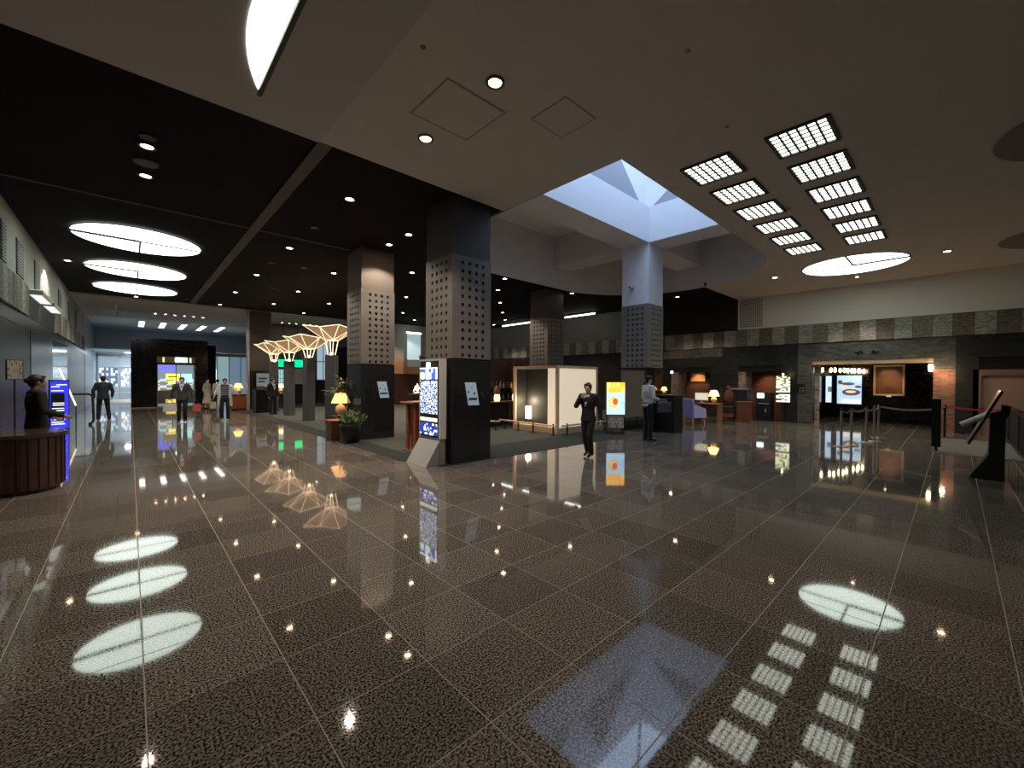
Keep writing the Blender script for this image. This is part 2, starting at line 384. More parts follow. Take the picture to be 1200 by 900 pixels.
# roof over everything so that daylight comes only through the skylight
struct('ceiling',MB().box(XL-1,AX0-.3,-9,46,5.6,5.7).box(17.3,XR+8,-9,46,5.6,5.7).box(AX0-.3,17.3,-9,AY0-.5,5.6,5.7).box(AX0-.3,17.3,AY1+.5,46,5.6,5.7),M_BLACKM)
struct('wall_drum_outer',MB().box(AX0-.5,AX0-.35,AY0-.6,AY1+.6,5.5,ZD+.3).box(16.6,16.75,AY0-.6,AY1+.6,5.5,ZD+.3).box(AX0-.5,16.75,AY0-.6,AY0-.45,5.5,ZD+.3).box(AX0-.5,16.75,AY1+.45,AY1+.6,5.5,ZD+.3),M_BLACKM)
struct('ceiling',MB().box(AX0-.5,X0s-.05,AY0-.6,AY1+.6,ZD+.2,ZD+.3).box(X1s+.1,16.75,AY0-.6,AY1+.6,ZD+.2,ZD+.3).box(AX0-.5,16.75,Y1s+.05,AY1+.6,ZD+.2,ZD+.3).box(AX0-.5,16.75,AY0-.6,Y0s-.05,ZD+.2,ZD+.3),M_BLACKM)

# ---- right wall (plane x = 19.5)
def seg(mb,y0,y1,z0,z1,t=.3,x=XR): return mb.box(x,x+t,y0,y1,z0,z1)
u=MB(); seg(u,-7.5,YL,3.87,ZC+.1); struct('wall_right',u,M_WWHITE)
u=MB(); seg(u,YL,10.6,3.87,5.5,.35); struct('wall_right',u,M_BLACKM)
u=MB(); seg(u,10.6,30,3.87,5.5,.33); struct('wall_right',u,mat('cove_light_painted_wall',(.17,.175,.17),.8))  # same wall as the black stretch; cove light put into the lighter grey
u=MB(); seg(u,9.5,30,0,3.13); struct('wall_right',u,M_BLACKM)
u=MB(); seg(u,6.45,7.66,0,2.72).box(XR,XR+.3,7.66,9.5,2.30,2.72); seg(u,7.1,9.55,2.72,3.13,.3,XR+.003); seg(u,4.30,4.83,0,3.13); seg(u,4.83,6.45,2.30,3.13); seg(u,6.45,7.1,2.72,3.13)
seg(u,-7.5,-1.9,0,3.13); seg(u,-.5,0,0,3.13); seg(u,-1.9,-.5,2.45,3.13)
struct('wall_right',u,M_GREEN)
u=MB(); seg(u,3.80,4.28,0,3.13,.32); seg(u,0.0,3.80,2.44,3.13,.32); struct('wall_right',u,M_GRANL)
u=MB(); seg(u,0.0,.50,0,2.07,.5,XR+.005); struct('wall_right',u,M_BRICK)
u=MB(); seg(u,0,.5,2.07,2.44,.32); struct('wall_right',u,M_GRANL)
# lintels of the small portals, recessed
struct('trim_8',MB().box(XR+.05,XR+.3,7.66,9.5,2.05,2.30).box(XR+.05,XR+.3,4.83,6.45,2.05,2.30).box(XR+.04,XR+.3,-1.9,-.5,2.05,2.45),M_BLACK)
# stone jambs
struct('trim_9',MB().box(XR-.01,XR+.9,9.15,9.5,0,2.05).box(XR-.01,XR+.9,6.17,6.45,0,2.05),M_TRAV)
struct('trim_10',MB().box(XR,XR+.12,-.56,-.38,0,2.05).box(XR,XR+.12,-1.9,-.56,1.87,2.05),mat('brown_door_frame',(.14,.085,.07),.5))
struct('door_1',MB().box(XR+.10,XR+.14,-1.9,-.56,0,1.87),mat('tan_shutter',(.26,.165,.12),.6))
# niches behind portals
struct('wall_niche',MB().box(XR+1.3,XR+1.4,7.5,9.7,0,2.4).box(XR+.3,XR+1.3,7.56,7.66,0,2.4).box(XR+.3,XR+1.3,9.5,9.6,0,2.4),M_BRICKD)
struct('wall_niche',MB().box(XR+1.3,XR+1.4,4.7,6.5,0,2.4).box(XR+.3,XR+1.3,4.73,4.83,0,2.4).box(XR+.3,XR+1.3,6.45,6.55,0,2.4),M_BRICKD)
struct('ceiling',MB().box(XR+.3,XR+1.4,4.7,9.7,2.3,2.4),M_BLACKM)
# vestibule behind the wide portal
struct('wall_vestibule',MB().box(23.9,24.0,-.1,4.3,0,2.7).box(XR+.3,24,4.2,4.3,0,2.7).box(XR+.5,24,-.1,0,0,2.7),M_BLK_STONE)
struct('ceiling',MB().box(XR+.32,24,-.1,4.3,2.62,2.72),M_BLACKM)
struct('trim_11',MB().box(XR+.02,XR+.32,.5,3.80,2.30,2.44),mat('warm_stone_soffit',(.45,.33,.20),.6))
struct('trim_12',MB().box(XR+.34,XR+.36,3.62,3.78,.0,2.3),M_TRAV)
# ---- stone band: every panel a piece
band=empty('stone_panel_band',(XR,0,0),0,'row of alternating brown and grey stone panels across the far right wall','wall panelling')
bw=.4645; k=0
y=-1.32-bw*2
pmA=MB().box(-.05,.0,.006,bw-.006,3.15,3.86); 
meshes=[pmA.mesh('stone_panel',m) for m in (M_PA,M_PB,M_PC)]
while y<26:
    c=(1 if k%2 else (0 if (k//2)%3 else 2))
    o=bpy.data.objects.new('stone_panel',meshes[c]); link(o,band); o.location=(-.004-.008*random.random(),y,0)
    y+=bw; k+=1
struct('trim_13',MB().box(XR-.0,XR+.3,-2.5,30,3.13,3.88),M_BLACKM)
for (ya,yb,za,zb,mm,xx) in ((8.95,9.9,2.72,3.11,M_PA,.03),(7.12,8.94,2.74,3.11,M_GRANL,.02)):
    MB().box(XR-xx,XR,ya,yb,za,zb).build('lower_stone_panel',mm,band).location=(-XR,0,0)
# perforated return-air grille on the white wall
grl=empty('wall_grille',(XR-.02,0,0),0,'square mesh air grille on the white wall above the stone band','grille')
MB().box(0,.015,5.53,6.44,3.95,5.17).build('backing',mat('grille_backing',(.10,.10,.10),.8),grl)
gb=MB()
for i in range(13): gb.box(-.012,0,5.53+i*.0742,5.55+i*.0742,3.95,5.17)
for i in range(17): gb.box(-.014,0,5.53,6.44,3.95+i*.0745,3.97+i*.0745)
gb.build('mesh_bars',M_WWHITE,grl,kind='stuff')
# emblem over the wide portal
em=empty('wall_emblem',(XR-.02,2.18,2.71),0,'black pair of curled sea creatures with small lettering over the wide portal','sign')
for s in (-1,1):
    b_=MB(); prev=None
    for q in range(9):
        t=q/8; p=(0,s*(.14+.17*t),.05*math.sin(t*7)*(1-t*.4)); b_.ell(p,(.012,.035,.03+.02*(1-t)),8,6)
    b_.build('figure',M_BLACK,em,smooth=True)
b_=MB()
for q in range(8): b_.box(-.004,.004,-.11+q*.03,-.095+q*.03,-.012,.012)
b_.build('lettering',M_GREYM,em,kind='stuff')

struct('wall_outer',MB().box(XR+8,XR+8.2,-9,46,-.1,5.6).box(XL-1.2,XL-1,-9,46,-.1,5.6).box(XL-1.2,XR+8.2,46,46.2,-.1,5.6).box(XL-1.2,XR+8.2,-9.2,-9,-.1,5.6),M_BLACKM)  # unseen enclosure added to keep outside daylight from leaking in
# ---- left wall (plane x = -1.85)
struct('wall_left',MB().box(XL-.3,XL,-7.5,33,3.87,ZC+.1),M_LWALL)
struct('trim_14',MB().box(XL-.3,XL-.001,-7.5,33,3.13,3.88),M_BLACKM)
struct('wall_left',MB().box(XL-.29,XL-.002,-7.5,12.6,0,2.6),M_BLACKM); u=MB().box(XL-.3,XL,16.0,20.0,0,3.13).box(XL-.3,XL,-7.5,16,2.85,3.13).box(XL-.3,XL,20,33,2.95,3.13)
struct('wall_left',u,M_BLACK)
struct('wall_left',MB().box(XL-.3,XL-.01,-7.5,16.0,2.6,2.85),M_GREEN)
struct('wall_left',MB().box(XL-.3,XL-.01,12.6,16,0,2.6),mat('brown_gloss_panel',(.03,.024,.02),.4))
struct('wall_left',MB().box(XL-.3,XL-.02,20,24.5,0,2.95),M_GLASS)
struct('wall_left',MB().box(XL-.3,XL-.02,24.5,33,0,2.95),M_GRANL)
bandl=empty('stone_panel_band',(XL,0,0),0,'row of olive and grey stone panels high on the left wall under the vents','wall panelling')
pm2=[MB().box(0,.05,.006,bw-.006,3.15,3.86).mesh('stone_panel',m) for m in (M_PA,M_PC,M_PB)]
y=6.0;k=0
while y<30:
    if not(15.2<y<20.0):
        o=bpy.data.objects.new('stone_panel',pm2[(0,1,2,1)[k%4]]); link(o,bandl); o.location=(.004+.008*random.random(),y,0)
    y+=bw;k+=1
for i,(ya,yb) in enumerate(((11.0,11.8),(12.68,13.14),(14.18,15.0),(16.55,17.35),(21.4,22.3),(24.6,25.5),(27.6,28.5))):
    r=empty('wall_vent',(XL,0,0),0,('slatted vent on left white wall, '+('just outside','nearest the left picture edge','second from the picture edge','third from the picture edge, by the warm wash','fourth from the picture edge','fifth from the picture edge','farthest along the wall')[i]),'vent','vents on the left white wall')
    MB().box(.0,.012,ya,yb,3.96,4.76).build('backing',M_BLACKM,r)
    sl=MB()
    for q in range(12): sl.box(.01,.03,ya+.02,yb-.02,3.98+q*.065,4.005+q*.065)
    sl.build('slats',M_GREYM,r,kind='stuff')
for i,(ya,yb,lab) in enumerate(((15.66,17.66,'white lit sign box projecting from the left wall, nearer one'),(17.9,19.9,'white lit sign box projecting from the left wall, farther one'))):
    r=empty('light_box',(XL,ya,3.5),0,lab,'light box')
    MB().box(.0,.24,0,yb-ya-.25,.22,.34).build('housing',M_GREYM,r)
    MB().box(.02,.22,.03,yb-ya-.28,.34,.35).build('diffuser',mat('box_glow',(1,1,.95),.5,emit=.7),r)
    MB().box(.02,.22,.03,yb-ya-.28,.21,.22).build('diffuser',MATS['box_glow'],r)
# back wall behind the camera and far walls
struct('wall_back',MB().box(XL-.3,XR+.3,-7.8,-7.5,0,5.4),M_WWHITE)
struct('wall_side_dark',MB().box(5.7,XR+.3,30.0,30.2,0,5.5),M_BLACKM)
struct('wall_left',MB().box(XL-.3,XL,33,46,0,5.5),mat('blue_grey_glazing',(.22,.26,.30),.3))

# ================================================================ CEILING LIGHTS
def circle_light(cx,cy,label,tip,far,lit=True):
    r=empty('circle_ceiling_light',(cx,cy,ZC),0,label,'ceiling light','large round ceiling lights' if lit else None)
    R=1.25
    MB().lathe([(R,0),(R,-.012)],n=64).build('diffuser',M_DISC if lit else M_UNLIT,r)
    rg=MB()
    for i in range(64):
        a,b=2*PI*i/64,2*PI*(i+1)/64
        rg.prism([((R+q)*math.cos(t),(R+q)*math.sin(t)) for q,t in ((.0,a),(.025,a),(.025,b),(.0,b))],-.016,0)
    rg.build('rim',M_LOUV if lit else M_CEIL2,r)
    if lit:
        s=MB()
        if tip=='x':
            s.box(-R,0,-.075,.075,-.02,-.012).box(0,R,-.05,.05,-.02,-.012).box(-.02,.02,0,R,-.02,-.012)
            for q in range(20): s.box(-R+q*R/20,-R+q*R/20+.03,-.11,.11,-.02,-.012)
        else:
            s.box(-.075,.075,-R,0,-.02,-.012).box(-.05,.05,0,R,-.02,-.012).box(-R,0,-.025,.025,-.02,-.012)
            for q in range(20): s.box(-.11,.11,-R+q*R/20,-R+q*R/20+.03,-.02,-.012)
        s.build('seam',M_LOUV,r)
    return r
circle_light(.2,14.4,'largest of the three round luminous discs in the black ceiling on the left','x',1)
circle_light(.2,18.45,'middle one of the three round luminous discs in the black ceiling on the left','x',1)
circle_light(.2,22.3,'smallest and farthest of the three round luminous discs in the black ceiling','x',1)
circle_light(16.1,2.15,'round luminous disc in the pale ceiling at the end of the louvred panels','y',1)
circle_light(16.3,-1.95,'unlit dark round disc in the pale ceiling near the right wall','y',1,False)
circle_light(9.6,-1.6,'unlit dark round disc in the pale ceiling at the right picture edge','y',1,False)
def lens_light(x1,yc,label,R=2.9,half=1.29):
    r=empty('half_moon_ceiling_light',(x1,yc,ZC-.02),0,label,'ceiling light')
    a0=math.asin(half/R); cxx=math.sqrt(R*R-half*half)
    pts=[(cxx-R*math.cos(t),-R*math.sin(t)) for t in [a0-2*a0*i/24 for i in range(25)]]
    MB().prism(pts,-.008,0).build('diffuser',M_DISC,r)
    MB().box(0,.05,-half-.05,half+.05,-.05,0).build('rim',M_LOUV,r)
lens_light(1.15,4.52,'glowing half moon light in the pale ceiling at the top picture edge')
lens_light(-.52,27.5,'nearer tiny half moon light in the grey ceiling beyond the round discs',1.3,1.1)
lens_light(-.55,31.3,'farther tiny half moon light in the grey ceiling beyond the round discs',1.3,1.1)
# louvred panels
def panel_light(first=None):
    r=empty('louvred_panel_light',(0,0,ZC),0,None,'ceiling light','twelve louvred panel lights')
    MB().box(-.365,.365,-.335,.335,-.004,.0).build('diffuser',M_PANEL,r)
    f=MB()
    for a in ((-.41,.41,-.385,-.335),(-.41,.41,.335,.385),(-.41,-.365,-.335,.335),(.365,.41,-.335,.335)): f.box(*a,-.03,0)
    f.build('frame',M_LOUV,r)
    l=MB()
    for q in range(1,6): l.box(-.365,.365,-.335+q*.1117-.013,-.335+q*.1117+.013,-.022,-.004)
    for q in range(1,6): l.box(-.365+q*.1217-.010,-.365+q*.1217+.010,-.335,.335,-.018,-.004)
    l.build('louvre',M_LOUV,r,kind='stuff')
    return r
pp=None
ordn=['nearest','second','third','fourth','fifth','farthest']
for row,(yy,rn) in enumerate(((1.55,'right-hand'),(2.80,'left-hand'))):
    for q in range(6):
        o=panel_light() if pp is None else copy_tree(pp); pp=pp or o
        o.location=(7.18+1.208*q,yy,ZC); o['label']=f'louvred square ceiling light, {ordn[q]} of the {rn} row of six'
# downlights
def downlight(lamp_r=.08,glow=True):
    r=empty('downlight',(0,0,0))
    ring=MB()
    for i in range(20):
        a,b=2*PI*i/20,2*PI*(i+1)/20
        ring.prism([(q*math.cos(t),q*math.sin(t)) for q,t in ((lamp_r,a),(.115,a),(.115,b),(lamp_r,b))],-.02,0)
    ring.build('trim_ring',M_TRIMG,r)
    MB().lathe([(lamp_r,-.002),(lamp_r*.8,-.012)],n=16).build('lamp',M_LAMP if glow else M_UNLIT,r)
    return r
dproto=downlight(); uproto=downlight(glow=False)
first=[True,True]
spl=bpy.data.lights.new('downlight_beam','SPOT'); spl.energy=SPOT; spl.color=(1,.82,.66); spl.spot_size=math.radians(114); spl.spot_blend=.35; spl.shadow_soft_size=.05
def put_down(x,y,z,label,grp,lit=True,beam=True,scale=1):
    i=0 if lit else 1
    if first[i]: o=(dproto,uproto)[i]; first[i]=False
    else: o=copy_tree((dproto,uproto)[i]) if not any(c.type=='LIGHT' for c in (dproto,uproto)[i].children) else None
    o.location=(x,y,z); o.scale=(scale,scale,1)
    tag(o,label,'downlight' if lit else 'ceiling fitting',grp)
    beams.append((o,x,y,z)) if (lit and beam) else None
beams=[]
DG='small downlights in the black ceiling'
zb=ZC+.03
def near(x,y):
    if x<4.2: a='left-hand column of downlights'
    elif x<6: a='second column of downlights'
    elif x<8: a='third column of downlights'
    elif x<10: a='fourth column of downlights'
    elif x<12: a='fifth column of downlights'
    else: a='downlights right of the fifth column'
    return a
dl={3.2:[8.2,12.4,16.4,20.3,24.27],5.04:[10.24,14.3,18.3,22.2],6.92:[12.4,16.3,20.25,24.1],8.79:[14.3,16.25,18.3,22.2],10.73:[12.41,16.3,20.2,24.1],12.55:[14.36,18.3,22.19],14.5:[12.4,16.39,20.4],16.4:[14.3,18.3],17.3:[20.4]}
lines_={3.2:'first',5.04:'second',6.92:'third',8.79:'fourth',10.73:'fifth',12.55:'sixth',14.5:'seventh',16.4:'eighth',17.3:'ninth'}
NTH=['first','second','third','fourth','fifth','sixth']
ords=['nearest','second nearest','third nearest','fourth nearest','fifth nearest']
for x,ys in dl.items():
    for n_,y in enumerate(ys):
        put_down(x,y,zb,f'warm downlight in the black ceiling, {ords[n_]} in the {lines_[x]} line from the left',DG)
put_down(5.04,9.2,zb,'bright warm downlight in the black ceiling between the two front perforated pillars',DG)
put_down(.2,8.5,zb,'pink-glowing downlight above the blank disc in the black ceiling, upper of the pair',DG)
put_down(.21,9.75,zb,'pink-glowing downlight below the blank disc in the black ceiling, lower of the pair',DG)
put_down(-1.39,18.43,zb,'warm downlight in the black ceiling close to the left white wall',DG)
put_down(.2,24.5,zb,'bright downlight in the black ceiling just past the smallest round disc',DG)
put_down(17.1,8.09,zb,'lone bright downlight in the dark ceiling right of the white pillar',DG)
put_down(9.7,10.85,zb,'bright downlight at the edge of the white drum, left one',DG,beam=False)
put_down(13.3,10.75,zb,'bright downlight at the edge of the white drum, right one',DG,beam=False)
LG='downlights in the pale ceiling'
put_down(3.19,3.76,ZC,'bright warm downlight right of the large ceiling hatch',LG)
put_down(3.19,5.33,ZC,'warm downlight at the lower left of the large ceiling hatch',LG)
put_down(16.2,.19,ZC,'downlight in the pale ceiling right of the luminous disc',LG)
put_down(16.15,4.23,ZC,'downlight in the pale ceiling left of the luminous disc',LG)
put_down(18.0,2.3,ZC,'tiny downlight in the pale ceiling just beyond the luminous disc',LG,scale=.7)
for i,(x,y) in enumerate(((3.2,14.38),(4.09,18.32),(3.2,10.32),(1.9,23.64),(6.95,14.3),(4.1,14.3),(5.04,12.3))):
    put_down(x,y,zb,('unlit ceiling fitting between two lit downlights of the first line','small unlit fitting right of the third downlight of the left line','unlit round fitting in the black ceiling before the first beam joint','unlit fitting in the black ceiling past the three round discs','unlit fitting in the black ceiling beside the second pillar','pale unlit detector in the black ceiling below the second lit downlight','small unlit fitting in the black ceiling near the second pillar head')[i],None,lit=False,scale=.8)
for i in range(6):
    put_down(1.0+.415*i,29.5,5.15,f'pin spot in the far ceiling above the black portal, {NTH[i]} of six from left','pin spots over the black portal',beam=False,scale=.9)
for i in range(6):
    put_down(6.95+.41*i,28.6,5.15,f'pin spot in the far ceiling above the tree lamps, {NTH[i]} of six from left','pin spots over the tree lamps',beam=False,scale=.9)
for o,x,y,z in beams:
    l=bpy.data.objects.new('downlight_beam',spl); link(l,o); l.location=(0,0,-.04)
# blank disc, detectors, hatches
tag(MB().lathe([(.17,0),(.16,-.03)],n=24).build('speaker_disc',M_TRIMG,loc=(.2,9.15,zb)),'blank grey disc in the black ceiling between two pink-glowing downlights','ceiling fitting')
tag(MB().lathe([(.10,0),(.10,-.03)],n=20).build('speaker_disc',M_LOUV,loc=(.2,8.15,zb)),'small ringed fitting above the upper pink-glowing downlight','ceiling fitting')
for (x0,x1,y0,y1,lab,gap) in ((2.75,3.65,4.1,4.95,'large square access hatch in the pale ceiling between two downlights',.012),(4.0,4.62,3.35,3.95,'faint smaller square access hatch in the pale ceiling',.006)):
    r=empty('ceiling_hatch',(x0,y0,ZC),0,lab,'hatch')
    MB().box(gap,x1-x0-gap,gap,y1-y0-gap,-.006,0).build('door',M_CEIL,r)
    e=MB(); w_=x1-x0; h_=y1-y0
    for a in ((-gap,w_+gap,-gap,gap),(-gap,w_+gap,h_-gap,h_+gap),(-gap,gap,gap,h_-gap),(w_-gap,w_+gap,gap,h_-gap)): e.box(*a,-.009,0)
    e.build('frame',mat('hatch_shadow_frame',(.36,.32,.28),.6),r)
for i,(x,y) in enumerate(((2.3,3.9),(6.1,2.2),(9.9,2.35),(4.4,2.0))):
    tag(MB().lathe([(.035,0),(.025,-.012),(.010,-.025)],n=12).build('sprinkler',M_GREYM,loc=(x,y,ZC)),('tiny sprinkler in the pale ceiling right of the half moon light','tiny sprinkler in the pale ceiling above the skylight','tiny sprinkler between the two rows of louvred lights','tiny sprinkler in the pale ceiling near the top picture edge')[i],'sprinkler')
# cove tubes near the right wall
for i,(ya,yb) in enumerate(((12.7,14.7),(14.9,16.0),(17.4,19.9),(21.5,22.8))):
    r=empty('fluorescent_tube',(17.6,ya,5.10),0,('white tube light in the cove, right one between the last pillars','short tube light in the cove hidden beside the rear pillar','white tube light in the cove left of the rear pillar','white tube light in the cove just right of the front pillar')[i],'tube light','tube lights in the cove')
    MB().tube([(0,0,0),(0,yb-ya,0)],.03).build('tube',M_TUBE,r)
    MB().box(-.04,.04,0,yb-ya,.03,.09).build('housing',M_WMET,r)
    MB().box(-.01,.01,.1,.13,.09,.2).box(-.01,.01,yb-ya-.13,yb-ya-.1,.09,.2).build('hanger',M_WMET,r)
# strips over the far hall
sp_=None
for i in range(5):
    for j in range(3):
        r=empty('far_strip_light',(.55+1.05*i,34.8+1.25*j,5.2),0,f'dim bar light in the far blue-grey ceiling, {("nearest","middle","farthest")[j]} bar of the {NTH[i]} column','ceiling light','bar lights of the far hall')
        if sp_ is None:
            sp_=(MB().box(-.14,.14,0,.95,-.02,0).mesh('diffuser',mat('far_bar_glow',(1,.95,.85),.5,emit=3.2)),MB().box(-.17,.17,-.03,.98,-.01,.01).mesh('frame',M_LOUV))
        link(bpy.data.objects.new('diffuser',sp_[0]),r); link(bpy.data.objects.new('frame',sp_[1]),r)

# ================================================================ PILLARS
def pillar(x,y,label,head_m,split=4.1,top=5.23,perf_top=4.1):
    r=empty('perforated_pillar',(x,y,0),0,label,'pillar','square pillars with perforated panels')
    W=PW
    # holes: panels built as frames around real recesses
    MB().box(.0,W,0,W,.0,2.05).build('granite_base',M_POL,r)
    MB().box(.035,W-.035,.035,W-.035,2.05,perf_top).build('core',M_HOLE,r)
    MB().box(.012,W-.012,.012,W-.012,perf_top,top).build('head',head_m,r)
    MB().box(.02,W-.02,.02,W-.02,2.045,2.075).build('shadow_joint',M_BLACKM,r)
    cols=[.13,.31,.45,.59,.73] ; cols=[.25,.42,.59,.76]
    hs=.033; rows=[2.135+.1665*k for k in range(12)]
    def face(orient):
        mb=MB(); xs_=[0]; 
        for c in cols: xs_+=[c-hs,c+hs]
        xs_.append(W); zs=[2.075]
        for c in rows: zs+=[c-hs,c+hs]
        zs.append(perf_top)
        vs=[];idx={}
        for a,xx in enumerate(xs_):
            for b,zz in enumerate(zs):
                idx[a,b]=len(vs); vs.append((xx,zz))
        fs=[]
        for a in range(len(xs_)-1):
            for b in range(len(zs)-1):
                if a%2==1 and b%2==1: continue
                fs.append((idx[a,b],idx[a+1,b],idx[a+1,b+1],idx[a,b+1]))
        def P(p):
            if orient=='-y': return (p[0],0,p[1])
            if orient=='-x': return (0,W-p[0],p[1])
            if orient=='+y': return (W-p[0],W,p[1])
            return (W,p[0],p[1])
        mb._a([P(p) for p in vs],fs)
        # hole reveals
        for a in range(1,len(xs_)-1,2):
            for b in range(1,len(zs)-1,2):
                q=[(xs_[a],zs[b]),(xs_[a+1],zs[b]),(xs_[a+1],zs[b+1]),(xs_[a],zs[b+1])]
                d=Vector({'-y':(0,.034,0),'-x':(.034,0,0),'+y':(0,-.034,0),'+x':(-.034,0,0)}[orient])
                A=[Vector(P(p)) for p in q]; mb._a(A+[v+d for v in A],[(i,(i+1)%4,4+(i+1)%4,4+i) for i in range(4)])
        mb.build('perforated_panel',M_PERF,r)
    for o_ in ('-y','-x'): face(o_)
    for o_ in ('+y','+x'): face(o_)
    return r
pillar(4.56,6.62,'front perforated pillar beside the lit directory board, charcoal head',M_PTOP)
pillar(4.56,10.9,'perforated pillar behind the potted plant, with warm light on its head',mat('taupe_pillar_head',(.15,.125,.105),.7))
pillar(12.0,6.62,'pillar with a tall white head rising into the skylight',M_WHITE,top=ZB)
pillar(12.0,10.9,'rear perforated pillar seen above the timber booth',mat('brown_pillar_head',(.07,.06,.055),.6))
r=empty('dark_pillar',(4.56,24.9,0),0,'plain dark square pillar behind the black podium near the far portal','pillar')
MB().box(0,PW,0,PW,2.05,5.16).build('shaft',mat('dark_brown_panel',(.045,.04,.038),.5),r); MB().box(-.005,PW+.005,-.005,PW+.005,0,2.05).build('granite_base',M_POL,r)
MB().box(-.12,-.02,.0,.3,0,5.16).build('side_strip',M_GREYM,r)
# camera on the white pillar
r=empty('security_camera',(12.0,7.19,4.68),0,'small security camera on the white pillar head','camera')
MB().box(-.05,.0,-.05,.05,-.06,.0).build('bracket',M_GREYM,r); MB().cone((-.04,0,0),(-.24,-.05,-.04),.045,.04).build('body',M_WMET,r); MB().cone((-.235,-.05,-.04),(-.25,-.052,-.043),.03,.03).build('lens',M_BLACK,r)
# pale blue notices
def notice(x,y,z,lab):
    r=empty('wall_notice',(x,y,z),0,lab,'sign')
    pts=[(0,.46),(.27,.46),(.36,0),(.09,0)]
    MB()._a([(a,0,b) for a,b in pts]+[(a,.012,b) for a,b in pts],[(0,3,2,1),(4,5,6,7),(0,1,5,4),(1,2,6,5),(2,3,7,6),(3,0,4,7)]).build('plate',mat('pale_blue_plate',(.42,.56,.64),.4,emit=.12,ecol=(.5,.7,.85)),r)
    d=MAT_D=M_BLACKM
    MB().ell((.085,-.004,.27),(.018,.004,.028),8,6).ell((.235,-.004,.24),(.02,.004,.03),8,6).build('printed_mark',mat('navy_ink',(.02,.04,.09),.5),r)
    MB().box(.09,.30,-.005,0,.105,.15).build('printed_line',MATS['navy_ink'],r)
    MB().ell((.17,-.004,.36),(.02,.004,.015),8,6).build('printed_leaf',mat('green_ink',(.06,.3,.12),.5),r)
notice(4.86,6.605,1.14,'pale blue slanted notice on the granite base of the front pillar')
notice(5.01,10.885,1.13,'pale blue slanted notice on the granite base of the pillar behind the plant')
r=empty('wall_notice',(4.62,24.86,1.2),0,'pale square notice on the plain dark pillar above the black podium','sign')
MB().box(.22,.8,0,.02,.0,.72).build('plate',mat('pale_plate_far',(.35,.45,.5),.5,emit=.08),r)
MB().box(.3,.7,-.004,0,.42,.5).box(.3,.6,-.004,0,.25,.32).build('printed_line',MATS['navy_ink'],r)

# ================================================================ CARPETS
def flat(name,mb,m,label,cat):
    return struct('floor',mb,m) if cat=='carpet' else mb.build(name,m,label=label,cat=cat)
cm=MB().prism([(4.0,7.75),(4.35,6.56),(10.1,6.56),(11.4,7.75),(11.4,7.9),(4.0,7.9)],.0005,.008).prism([(4.0,7.9),(4.5,7.9),(4.5,25.5),(4.0,25.5)],.0005,.008)
flat('carpet_border',cm,M_CARPET,'dark green carpet border running past the front pillars','carpet')
flat('lounge_carpet',MB().box(4.5,11.4,7.9,25.5,.0005,.010).box(11.4,19.4,10.2,29.5,.0005,.010).box(11.4,12.9,7.9,10.2,.0005,.010),M_LOUNGE,'grey green lounge carpet behind the pillars and booth','carpet')

# ================================================================ PEOPLE
def remesh(mb, name, m, vox, parent, loc=None, smooth_it=2):
    me=mb.mesh(name+'_raw'); o=bpy.data.objects.new(name,me); COL.objects.link(o)
    md=o.modifiers.new('r','REMESH'); md.mode='VOXEL'; md.voxel_size=vox; md.use_smooth_shade=True
    if smooth_it:
        ms=o.modifiers.new('s','SMOOTH'); ms.iterations=smooth_it; ms.factor=.5
    dg=bpy.context.evaluated_depsgraph_get(); new=bpy.data.meshes.new_from_object(o.evaluated_get(dg))
    new.name=name; o.modifiers.clear(); o.data=new; bpy.data.meshes.remove(me)
    new.materials.clear(); new.materials.append(m)
    for p in new.polygons: p.use_smooth=True
    o.parent=parent
    return o
V=Vector
def hand(mb, wrist, d, palm, curl=.5, side=1, k=1.0):
    """palm and five separate fingers; d = forearm direction, palm = palm normal"""
    d=V(d).normalized(); p=V(palm); p=(p-d*p.dot(d)).normalized(); s=d.cross(p).normalized()*side; w=V(wrist)
    M=Matrix((s,d,p)).transposed()
    mb.ell(w+d*.045*k,(.038*k,.052*k,.015*k),12,8,M)
    for j,(off,ln) in enumerate(((-.028,.072),(-.010,.082),(.009,.077),(.027,.060))):
        b=w+d*.085*k+s*off*k; a=curl*.7; pts=[b]; cur=b; dd=d
        for q in range(3):
            ang=a*(q+.6); dd=(d*math.cos(ang)+p*math.sin(ang)).normalized(); cur=cur+dd*ln*k*(.45,.32,.23)[q]; pts.append(cur)
        mb.limb(pts,[.0095*k,.009*k,.008*k,.007*k],8)
    t0=w+d*.02*k-s*.03*k; t1=t0+(d*.6-s*.75+p*.3).normalized()*.035*k; t2=t1+(d*.9-s*.2+p*.4).normalized()*.03*k
    mb.limb([t0,t1,t2],[.012*k,.0105*k,.009*k],8)
def head(mb, c, fwdv, k=1.0, tilt=0):
    """c = centre of the skull, fwdv = facing (unit, in the figure's frame)"""
    f=V(fwdv).normalized(); u=V((0,0,1)); r=f.cross(u).normalized(); u=r.cross(f)
    M=Matrix((r,f,u)).transposed()
    P=lambda x,y,z: V(c)+(r*x+f*y+u*z)*k
    mb.ell(P(0,-.012,.02),(.074*k,.090*k,.095*k),16,12,M)       # cranium
    mb.ell(P(0,.022,-.035),(.060*k,.066*k,.075*k),14,10,M)      # face
    mb.ell(P(0,.052,-.092),(.026*k,.026*k,.022*k),10,8,M)       # chin
    mb.limb([P(0,.082,.005),P(0,.101,-.030)],[.008*k,.0145*k],8) # nose
    mb.ell(P(0,.082,-.062),(.022*k,.010*k,.010*k),10,6,M)       # lips
    for s in (-1,1):
        mb.ell(P(s*.074,-.005,-.012),(.010*k,.019*k,.031*k),8,8,M)
        mb.ell(P(s*.035,.068,-.030),(.018*k,.018*k,.018*k),8,6,M)
    return P,M
